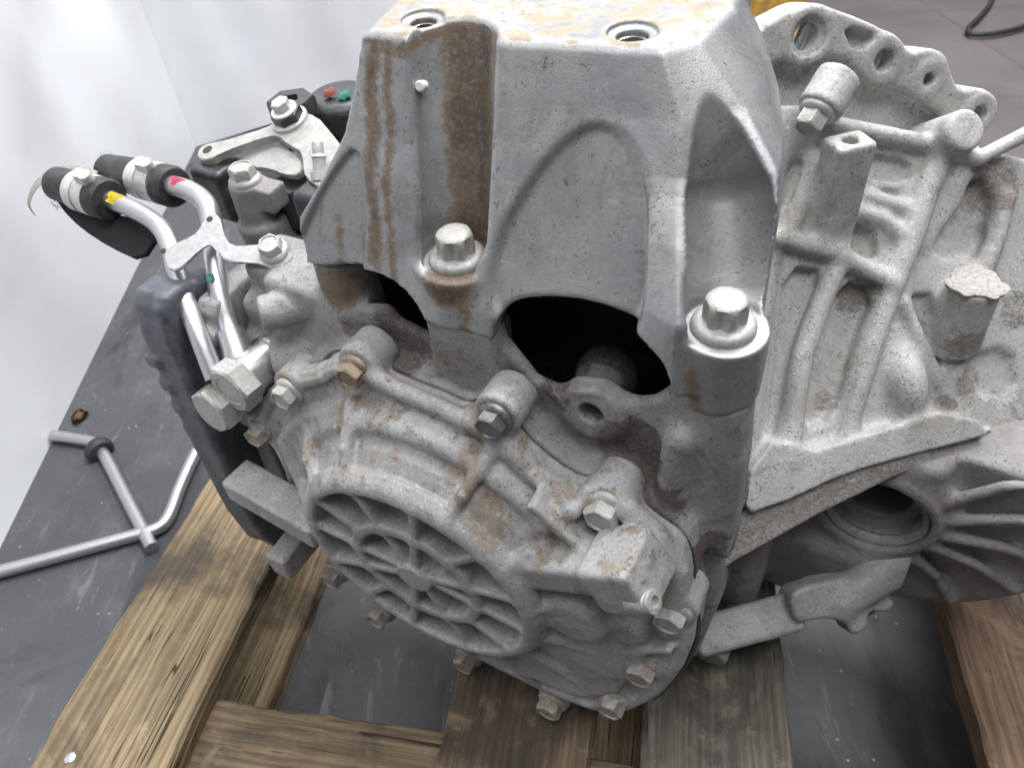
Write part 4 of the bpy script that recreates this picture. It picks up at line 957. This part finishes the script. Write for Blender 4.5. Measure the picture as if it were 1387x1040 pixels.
bm = bmesh.new(); lathe(bm, L(c-np.array([0, 0, 3.2])), (0, 0, 1), [(0, 0.0165), (0.03, 0.0172), (0.032, 0.0160), (0.032, 0.006), (0.027, 0.006), (0.027, 0.0005)], 24, 0.1, lambda t, i: hm(t-0.1, i) if i < 3 else (1.0/(abs(math.cos(t))+abs(math.sin(t)))*1.2)); from_bm('sensor_hub', bm, M['plastic'], gear, sharp=30)
c0, c1 = dp([(432, 212, 47.6), (437, 245, 47.4)])
turned('stud', lv, tpx(432, 240, d=47.2)-up_*0.3, tpx(430, 196, d=47.0), [(0, 0.62), (0.5, 0.6), (0.52, 0.40), (1.3, 0.42), (1.4, 0.5), (1.6, 0.34), (2.2, 0.36), (2.3, 0.3)], M['zinc'], 18)
# black switch body below the lever, bolt boss in front of it
def blob(name, prims, mat, lo, hi, h=0.13, k=0.3):
    vv = Vol(lo, hi, h)
    for p_ in prims: vv.add(p_, k)
    vv.rough(0.01, 1.0, 2); return vv.build(name, mat, gear)
a = tpx(296, 232, d=53.0); b = tpx(392, 246, d=50.4); cc = tpx(445, 285, d=47)
pr = [box(a+np.array([0, 0, -1.2]), (1.4, 1.4, 1.9), 0.4), box((a+b)/2+np.array([0, -0.6, -2.2]), (3.4, 1.6, 1.6), 0.4), cyl(b+np.array([0, 0, -3]), b+np.array([0, 0, 0.0]), 1.35, 0.2), box(cc+np.array([0, -1.0, -1.0]), (2.4, 1.6, 2.0), 0.5)]
allp = np.array([np.r_[p_.lo] for p_ in pr]+[np.r_[p_.hi] for p_ in pr])
blob('selector_switch', pr, M['plastic'], allp.min(0)-0.6, allp.max(0)+0.6)
a = tpx(333, 246, d=49.0); pr = [cyl(a+np.array([0, 0, -4.6]), a, 1.3, 0.12, 1.15), cyl(a+np.array([0.3, -0.4, -6.5]), a+np.array([0.1, -0.1, -2.6]), 1.7, 0.3), box(a+np.array([1.2, -0.3, -0.9]), (1.0, 0.8, 0.8), 0.15), ell(a+np.array([3.4, -0.6, -6.0]), (3.8, 2.4, 1.8)), ell(a+np.array([-1.0, 0.4, -6.6]), (1.6, 1.6, 1.2))]
allp = np.array([np.r_[p_.lo] for p_ in pr]+[np.r_[p_.hi] for p_ in pr])
bb = blob('switch_boss', pr, M['lower'], allp.min(0)-0.6, allp.max(0)+0.6)
hexbolt('bolt', bb, a, (0, 0, 1), M['lever'], 1.25, 0.2)
# connector behind the bracket
c = tpx(462, 136, d=56)
pr = [cyl(c+np.array([0, 0, -2.5]), c+np.array([0, 0, 0.6]), 2.6, 0.9), cyl(c+np.array([0, 0, -4.0]), c+np.array([0, 0, -2.0]), 3.2, 0.3)]
allp = np.array([np.r_[p_.lo] for p_ in pr]+[np.r_[p_.hi] for p_ in pr])
cn = blob('connector', pr, M['plastic'], allp.min(0)-0.6, allp.max(0)+0.6)
def dab(parent, u, w, d, r1, mat):
    c = tpx(u, w, d=d); r = MT @ ray(u, w); r /= np.linalg.norm(r); bm = bmesh.new()
    lathe(bm, L(c), Ld(-r), [(-0.004, r1/100), (0.0002, r1/100), (0.0004, r1/120)], 16, 0, lambda t, i: 1+0.25*math.sin(2*t+1)+0.15*math.sin(5*t)); from_bm('paint_mark', bm, mat, parent)
dab(cn, 446, 126, 54.6, 0.36, M['red_paint']); dab(cn, 466, 130, 54.4, 0.34, M['green_paint'])
# ------------------------------------------------------------------ setting: floor, white backdrop walls, pallet
PT = t_to_world((0, 0, ZB))[2]*100 - 0.05      # top of the pallet deck, cm
def quadbox(name, mat, parent, c, dirx, l, w, h, bev=0.002):   # board: centre of the top face, long axis, in cm
    bm = bmesh.new(); rng = random.Random(int(l*7+w*13+c[0]*3)); n = max(4, int(l/1.6)); rings = []
    ph = [rng.uniform(0, 6.28) for _ in range(8)]
    for i in range(n+1):                         # sawn board: uneven arrises, a little bowed and chipped
        y = (i/n-0.5)*l; e = [0.10*math.sin(y*0.21+ph[k])+0.06*math.sin(y*0.93+ph[k+4])+rng.uniform(-0.06, 0.06) for k in range(4)]
        chip = rng.uniform(0.1, 0.5) if rng.random() < 0.10 else 0.0
        b = 0.22; yj = y + (rng.uniform(-0.25, 0.25) if i in (0, n) else 0)
        pr = [(-w/2+e[0], -h), (-w/2+e[0], -b-chip), (-w/2+b+e[0]+chip*0.6, 0.03*e[2]), (-w*0.17, 0.25*e[2]), (w*0.17, 0.25*e[3]), (w/2-b+e[1], 0.03*e[3]), (w/2+e[1], -b), (w/2+e[1], -h)]
        rings.append([bm.verts.new((x/100, yj/100, z/100)) for x, z in pr])
    for a_, b_ in zip(rings[:-1], rings[1:]):
        for k in range(8): bm.faces.new((a_[k], a_[(k+1) % 8], b_[(k+1) % 8], b_[k]))
    bm.faces.new(rings[0][::-1]); bm.faces.new(rings[-1])
    o = from_bm(name, bm, mat, parent, sharp=40)
    o.location = Vector(c)/100; o.rotation_euler = (0, 0, math.atan2(-dirx[0], dirx[1]))
    return o
def m_floor():
    s = NT('workshop_floor'); v = s.coord()
    n1 = s.noise(v, 2.5, 6, 0.6); n2 = s.noise(v, 14, 7, 0.7, 0.5); n3 = s.noise(v, 120, 5, 0.7)
    col = s.mix(s.ramp(n1, 0.3, 0.7), (0.050, 0.052, 0.057), (0.085, 0.084, 0.087))
    col = s.mix(s.math('MULTIPLY', s.ramp(n2, 0.50, 0.72), 0.55), col, (0.125, 0.124, 0.126))
    col = s.mix(s.math('MULTIPLY', s.ramp(s.noise(v, 9, 6, 0.65, 0.8), 0.55, 0.72), 0.6), col, (0.024, 0.025, 0.028))
    col = s.mix(s.math('MULTIPLY', s.ramp(n3, 0.62, 0.75), 0.6), col, (0.30, 0.295, 0.285))
    m2 = s.n('ShaderNodeMapping', Vector=v); m2.inputs['Rotation'].default_value = (0, 0, 0.9); m2.inputs['Scale'].default_value = (1.0, 0.18, 1.0)
    col = s.mix(s.math('MULTIPLY', s.ramp(s.noise(m2.outputs[0], 55, 5, 0.75, 0.8), 0.56, 0.72), 0.6), col, (0.19, 0.19, 0.195))
    col = s.mix(s.math('MULTIPLY', s.ramp(s.noise(m2.outputs[0], 11, 5, 0.7, 0.4), 0.54, 0.66), 0.8), col, (0.026, 0.027, 0.030))
    gr = s.n('ShaderNodeTexVoronoi', Vector=v, Scale=70.0); col = s.mix(s.math('MULTIPLY', s.ramp(gr.outputs['Distance'], 0.05, 0.11, 1.0, 0.0), s.ramp(s.noise(v, 20, 3, 0.6), 0.5, 0.6)), col, (0.34, 0.32, 0.30))
    return s.done(col, s.math('MULTIPLY_ADD', n2, 0.4, 0.42), 0.0, s.bump(n3, 0.2, 0.001), 0.5)
def m_wood(seed, c0, c1, c2):
    s = NT('pallet_wood'); tc = s.n('ShaderNodeTexCoord'); mp = s.n('ShaderNodeMapping', Vector=tc.outputs['Object']); mp.inputs['Location'].default_value = (seed*0.37, seed*1.3, seed*0.11); v0 = mp.outputs[0]
    m2 = s.n('ShaderNodeMapping', Vector=v0); m2.inputs['Scale'].default_value = (1, 0.045, 1); v = m2.outputs[0]
    g = s.noise(v, 130, 5, 0.65, 0.6); g2 = s.noise(v, 420, 3, 0.6); big = s.noise(v0, 9, 5, 0.6, 0.6); sm = s.noise(v0, 60, 6, 0.7)
    kn = s.n('ShaderNodeTexVoronoi', Vector=s.n('ShaderNodeMapping', Vector=v0, Scale=(1, 0.45, 1)).outputs[0], Scale=11.0); kd = s.ramp(kn.outputs['Distance'], 0.0, 0.30, 1.0, 0.0)
    warp = s.n('ShaderNodeMix', _data_type='VECTOR'); warp.inputs[0].default_value = 1.0; s.put(warp.inputs[4], v)
    addv = s.n('ShaderNodeVectorMath', _operation='ADD'); s.put(addv.inputs[0], v); cmb = s.n('ShaderNodeCombineXYZ'); s.put(cmb.inputs[0], s.math('MULTIPLY', kd, 0.012)); s.put(addv.inputs[1], cmb.outputs[0])
    w = s.n('ShaderNodeTexWave', Vector=addv.outputs[0], Scale=48.0, Distortion=14.0, Detail=4.0); w.inputs['Detail Scale'].default_value = 0.7; w.inputs['Detail Roughness'].default_value = 0.7
    col = s.mix(s.ramp(g, 0.3, 0.7), c0, c1)
    col = s.mix(s.math('MULTIPLY', s.ramp(w.outputs['Fac'], 0.35, 0.85), 0.42), col, c2)
    col = s.mix(s.ramp(kn.outputs['Distance'], 0.03, 0.10, 0.85, 0.0), col, (0.05, 0.028, 0.015))
    col = s.mix(s.math('MULTIPLY', s.ramp(big, 0.46, 0.66), 0.8), col, (0.05, 0.042, 0.036))
    col = s.mix(s.math('MULTIPLY', s.ramp(s.noise(v0, 15, 5, 0.65, 0.9), 0.55, 0.70), 0.6), col, tuple(min(1, x*1.35) for x in c1))
    col = s.mix(s.math('MULTIPLY', s.ramp(sm, 0.56, 0.72), 0.4), col, (0.33, 0.27, 0.19))
    col = s.mix(s.math('MULTIPLY', s.ramp(g2, 0.58, 0.7), 0.55), col, (0.045, 0.033, 0.022))
    m3 = s.n('ShaderNodeMapping', Vector=v0); m3.inputs['Scale'].default_value = (1, 0.02, 1); crk = s.ramp(s.math('ABSOLUTE', s.math('SUBTRACT', s.noise(m3.outputs[0], 55, 3, 0.6, 0.3), 0.5)), 0.004, 0.012, 1.0, 0.0); crk = s.math('MULTIPLY', crk, s.ramp(s.noise(v0, 12, 3, 0.6), 0.52, 0.6)); col = s.mix(s.math('MULTIPLY', crk, 0.85), col, (0.02, 0.014, 0.01))
    h = s.math('ADD', s.math('MULTIPLY', g, 0.7), s.math('ADD', g2, s.math('MULTIPLY', w.outputs['Fac'], -0.3)))
    return s.done(col, 0.75, 0.0, s.bump(h, 0.8, 0.0014), 0.25)
def m_white():
    s = NT('white_sheet'); v = s.coord(); n1 = s.noise(v, 3, 5, 0.55, 0.3); n2 = s.noise(v, 60, 5, 0.7)
    col = s.mix(s.ramp(n1, 0.3, 0.7), (0.78, 0.79, 0.81), (0.83, 0.84, 0.85))
    col = s.mix(s.math('MULTIPLY', s.ramp(n2, 0.68, 0.8), 0.35), col, (0.45, 0.44, 0.43))
    return s.done(col, 0.55, 0.0, s.bump(s.noise(v, 5, 3, 0.5), 0.35, 0.012), 0.3)
def m_tiles():
    s = NT('worn_tile_floor'); v = s.coord(); n1 = s.noise(v, 3, 5, 0.6); n2 = s.noise(v, 30, 5, 0.7)
    col = s.mix(s.ramp(n1, 0.3, 0.7), (0.125, 0.110, 0.110), (0.175, 0.155, 0.152))
    col = s.mix(s.math('MULTIPLY', s.ramp(n2, 0.5, 0.7), 0.4), col, (0.13, 0.115, 0.112))
    br = s.n('ShaderNodeTexBrick', Vector=v, Scale=1.0); br.offset = 0.0; br.inputs['Mortar Size'].default_value = 0.006; br.inputs['Brick Width'].default_value = 0.6; br.inputs['Row Height'].default_value = 0.6
    col = s.mix(s.math('MULTIPLY', br.outputs['Fac'], 0.35), col, (0.09, 0.08, 0.078))
    return s.done(col, 0.4, 0.0, s.bump(n2, 0.1, 0.001), 0.5)
bm = bmesh.new(); bmesh.ops.create_grid(bm, x_segments=1, y_segments=1, size=8.0)
floor = from_bm('floor', bm, m_tiles()); floor.location = (0, 4, -0.004); tag(floor, 'worn brownish grey tile floor beyond the dark mat', 'floor', kind='structure')
bm = bmesh.new(); bm.faces.new([bm.verts.new(q) for q in ((-4, -4, 0), (4, -4, 0), (4, 0.35, 0), (0.8, 1.0, 0), (-0.8, 1.75, 0), (-4, 3.2, 0))])
mat = from_bm('floor_mat', bm, m_floor()); tag(mat, 'dark grey scuffed rubber mat covering the floor under the pallet', 'floor', kind='structure')
# left wall stands along the line from (0,740) to (265,200); back wall from there to the right
W0 = world_on_z(0, 742, 0); W1 = world_on_z(265, 200, 0)
def wallslab(name, a, b, h, th, label, lift=0.0):
    a = np.array(a)/100; b = np.array(b)/100; d = (b-a); l = np.linalg.norm(d[:2]); d = d/l; n = np.array([-d[1], d[0], 0])
    bm = bmesh.new(); nx, nz = 60, 60; rng = random.Random(len(name))
    vs = []
    for j in range(nz+1):
        row = []
        for i in range(nx+1):
            t = i/nx; z = lift + h*j/nz
            bul = 0.014*math.sin(7*t+3*z)+0.010*math.sin(19*t-5*z+2*math.sin(6*z))+0.005*math.sin(41*t+9*z)
            bul *= min(1.0, (z-lift)/0.35); p = a + d*l*t + n*bul; row.append(bm.verts.new((p[0], p[1], z)))
        vs.append(row)
    for j in range(nz):
        for i in range(nx): bm.faces.new((vs[j][i], vs[j][i+1], vs[j+1][i+1], vs[j+1][i]))
    bm.normal_update()
    r = bmesh.ops.solidify(bm, geom=bm.faces[:], thickness=th)
    o = from_bm(name, bm, WHITE, recalc=True, sharp=40); tag(o, label, 'wall', kind='structure'); return o
WHITE = m_white()
dv = (W0-W1)/np.linalg.norm(W0-W1)
wallslab('wall_left', W1 + dv*160, W1, 2.2, 0.01, 'white backdrop wall on the left')
W2 = world_on_z(500, 128, 0); db = (W2-W1)/np.linalg.norm(W2-W1)
wallslab('wall_back', W1 - db*12 + np.array([0.0, 0.6, 0]), W1 + db*75, 2.2, 0.01, 'white backdrop wall behind the transmission')

# pallet
pal = bpy.data.objects.new('wooden_pallet', None); C.objects.link(pal); pal.location = (0, 0, 0)
tag(pal, 'weathered brown wooden pallet under the transmission', 'pallet')
PD = np.array([math.sin(rad(12)), math.cos(rad(12)), 0]); PN = np.array([PD[1], -PD[0], 0])
def offs(u, w, z): return world_on_z(u, w, z) @ PN
def along(u, w, z): return world_on_z(u, w, z) @ PD
WOODC = [((0.20, 0.145, 0.085), (0.38, 0.29, 0.175), (0.11, 0.075, 0.045)), ((0.13, 0.092, 0.058), (0.25, 0.18, 0.11), (0.08, 0.055, 0.035)), ((0.155, 0.115, 0.076), (0.28, 0.205, 0.128), (0.08, 0.056, 0.038)), ((0.095, 0.085, 0.072), (0.18, 0.16, 0.13), (0.055, 0.048, 0.04))]
WOODC.append(((0.15, 0.096, 0.064), (0.26, 0.17, 0.112), (0.08, 0.05, 0.034)))
WOOD = [m_wood(i+1, *c) for i, c in enumerate(WOODC)]
def deck(n0, n1, y0, y1, z, h, mat, name='deck_board'):
    c = PN*(n0+n1)/2 + PD*(y0+y1)/2; return quadbox(name, mat, pal, (c[0], c[1], z), PD, y1-y0, n1-n0, h)
BT = 2.2
l0 = (offs(275, 655, PT)+offs(60, 1005, PT))/2; l1 = (offs(352, 780, PT)+offs(238, 1036, PT))/2
deck(l0, l1, 5, 110, PT, BT, WOOD[0])
c0 = offs(588, 1030, PT); c1 = offs(800, 1030, PT); c2 = offs(868, 1000, PT); c3 = offs(1070, 1000, PT); r0 = (offs(1292, 850, PT)+offs(1340, 1030, PT))/2
deck(c0, c1, 8, 110, PT, BT, WOOD[1]); deck(c2, c3, 8, 110, PT, BT, WOOD[3]); deck(r0, r0+11, 5, 110, PT, BT, WOOD[4])
# cross boards under the deck
zs = PT-BT-0.02
def cross(u, w, width, z, h, mat, name='cross_board'):
    y = along(u, w, z); c = PD*(y-width/2) + PN*(l0+r0+11)/2
    return quadbox(name, mat, pal, (c[0], c[1], z), PN, r0+11-l0-1.5, width, h)
cross(430, 965, 12, zs, 2.2, WOOD[2])
y1 = along(430, 965, zs)
for dy in (38, 80):
    c = PD*(y1+dy) + PN*(l0+r0+11)/2; quadbox('cross_board', WOOD[1], pal, (c[0], c[1], zs), PN, r0+11-l0-1.5, 11, 2.2)
zb = zs-2.22
for nn in (l0+0.8, (c1+c2)/2-5, r0+9):
    for yy in (y1-6, y1+38, y1+80):
        c = PD*yy + PN*(nn+4.6); quadbox('block', WOOD[2], pal, (c[0], c[1], zb), PD, 11, 9.2, zb-2.3)
    c = PD*(y1+37) + PN*(nn+4.6); quadbox('bottom_board', WOOD[0], pal, (c[0], c[1], 2.28), PD, 98, 9.0, 2.2)

# ------------------------------------------------------------------ loose things
def Wm(p): return Vector(np.asarray(p)/100)
def wz(lst, z): return [world_on_z(u, w, z) for u, w in lst]
rod = tube('metal_pipe', None, wz([(72, 590), (100, 594), (126, 600), (142, 618), (168, 668), (206, 742)], 0.75), 0.72, M['alu'], 16, to=Wm)
tag(rod, 'short bent bright metal pipe with black rubber ring on the floor', 'pipe')
a, b = wz([(131, 606), (141, 616)], 0.75)
bm = bmesh.new(); lathe(bm, Wm(a), Wm(b)-Wm(a), [(0, 0.0075), (0, 0.014), (0.004, 0.0165), (0.010, 0.0165), (0.014, 0.014), (0.014, 0.0075)], 28); from_bm('rubber_ring', bm, M['rubber'], rod, sharp=40)
rod2 = tube('metal_pipe', None, wz([(-60, 790), (60, 758), (170, 728), (212, 716), (228, 700), (242, 664), (256, 632), (266, 612)], 0.75), 0.72, M['alu'], 16, to=Wm)
tag(rod2, 'long bright metal pipe running in from the left edge along the floor', 'pipe')
cable = tube('cable', None, wz([(1460, 10), (1387, 36), (1345, 46), (1316, 46), (1312, 38), (1326, 24), (1342, 4), (1350, -20)], 0.7), 0.62, M['rubber'], 12, to=Wm)
tag(cable, 'black cable loop lying on the floor at the upper right', 'cable')
leaf = bmesh.new(); c = world_on_z(108, 566, 0.15)/100; rng = random.Random(5)
vs = [leaf.verts.new((c[0]+0.010*math.cos(t)*(1+0.35*math.sin(3*t)), c[1]+0.013*math.sin(t), c[2]+0.003*math.sin(4*t)+0.003)) for t in [k*math.pi/7 for k in range(14)]]
vc = leaf.verts.new((c[0], c[1], c[2]+0.006))
for k in range(14): leaf.faces.new((vs[k], vs[(k+1) % 14], vc))
bmesh.ops.solidify(leaf, geom=leaf.faces[:], thickness=0.0006)
tag(from_bm('dry_leaf', leaf, plain('dry_leaf', (0.24, 0.15, 0.075), 0.8)), 'small brown scrap of dry leaf on the floor by the white wall', 'leaf')
# yellow steel foot of a lifting frame far behind
c = world_on_z(1046, 60, 0)/100; yt = bpy.data.objects.new('steel_stand', None); C.objects.link(yt); yt.location = (c[0], c[1], 0); yt.rotation_euler = (0, 0, -0.25)
tag(yt, 'worn yellow steel stand behind the transmission', 'stand')
bm = bmesh.new(); bmesh.ops.create_cube(bm, size=1.0)
for q in bm.verts: q.co = Vector((q.co.x*0.13, q.co.y*0.06+0.03, q.co.z*0.34+0.17))
bmesh.ops.bevel(bm, geom=bm.edges[:], offset=0.006, segments=2, affect='EDGES'); from_bm('post', bm, M['orange'], yt, sharp=40)
bm = bmesh.new(); bmesh.ops.create_cube(bm, size=1.0)
for q in bm.verts: q.co = Vector((q.co.x*0.30, q.co.y*0.22+0.03, q.co.z*0.03+0.015))
bmesh.ops.bevel(bm, geom=bm.edges[:], offset=0.004, segments=2, affect='EDGES'); from_bm('foot_plate', bm, M['orange'], yt, sharp=40)
bm = bmesh.new(); lathe(bm, (0.02, -0.002, 0.20), (0, 1, 0), [(0, 0.014), (0.003, 0.014)], 20); from_bm('bolt_hole_shade', bm, M['hole'], yt)  # dark disc paints the shade of a bolt hole
# nails in the deck
for u, w in ((95, 1026),):
    p = world_on_z(u, w, PT)/100; bm = bmesh.new(); lathe(bm, (p[0], p[1], PT/100-0.001), (0, 0, 1), [(0, 0.0042), (0.0016, 0.0042), (0.0019, 0.003)], 16); from_bm('nail', bm, M['steel'], pal)
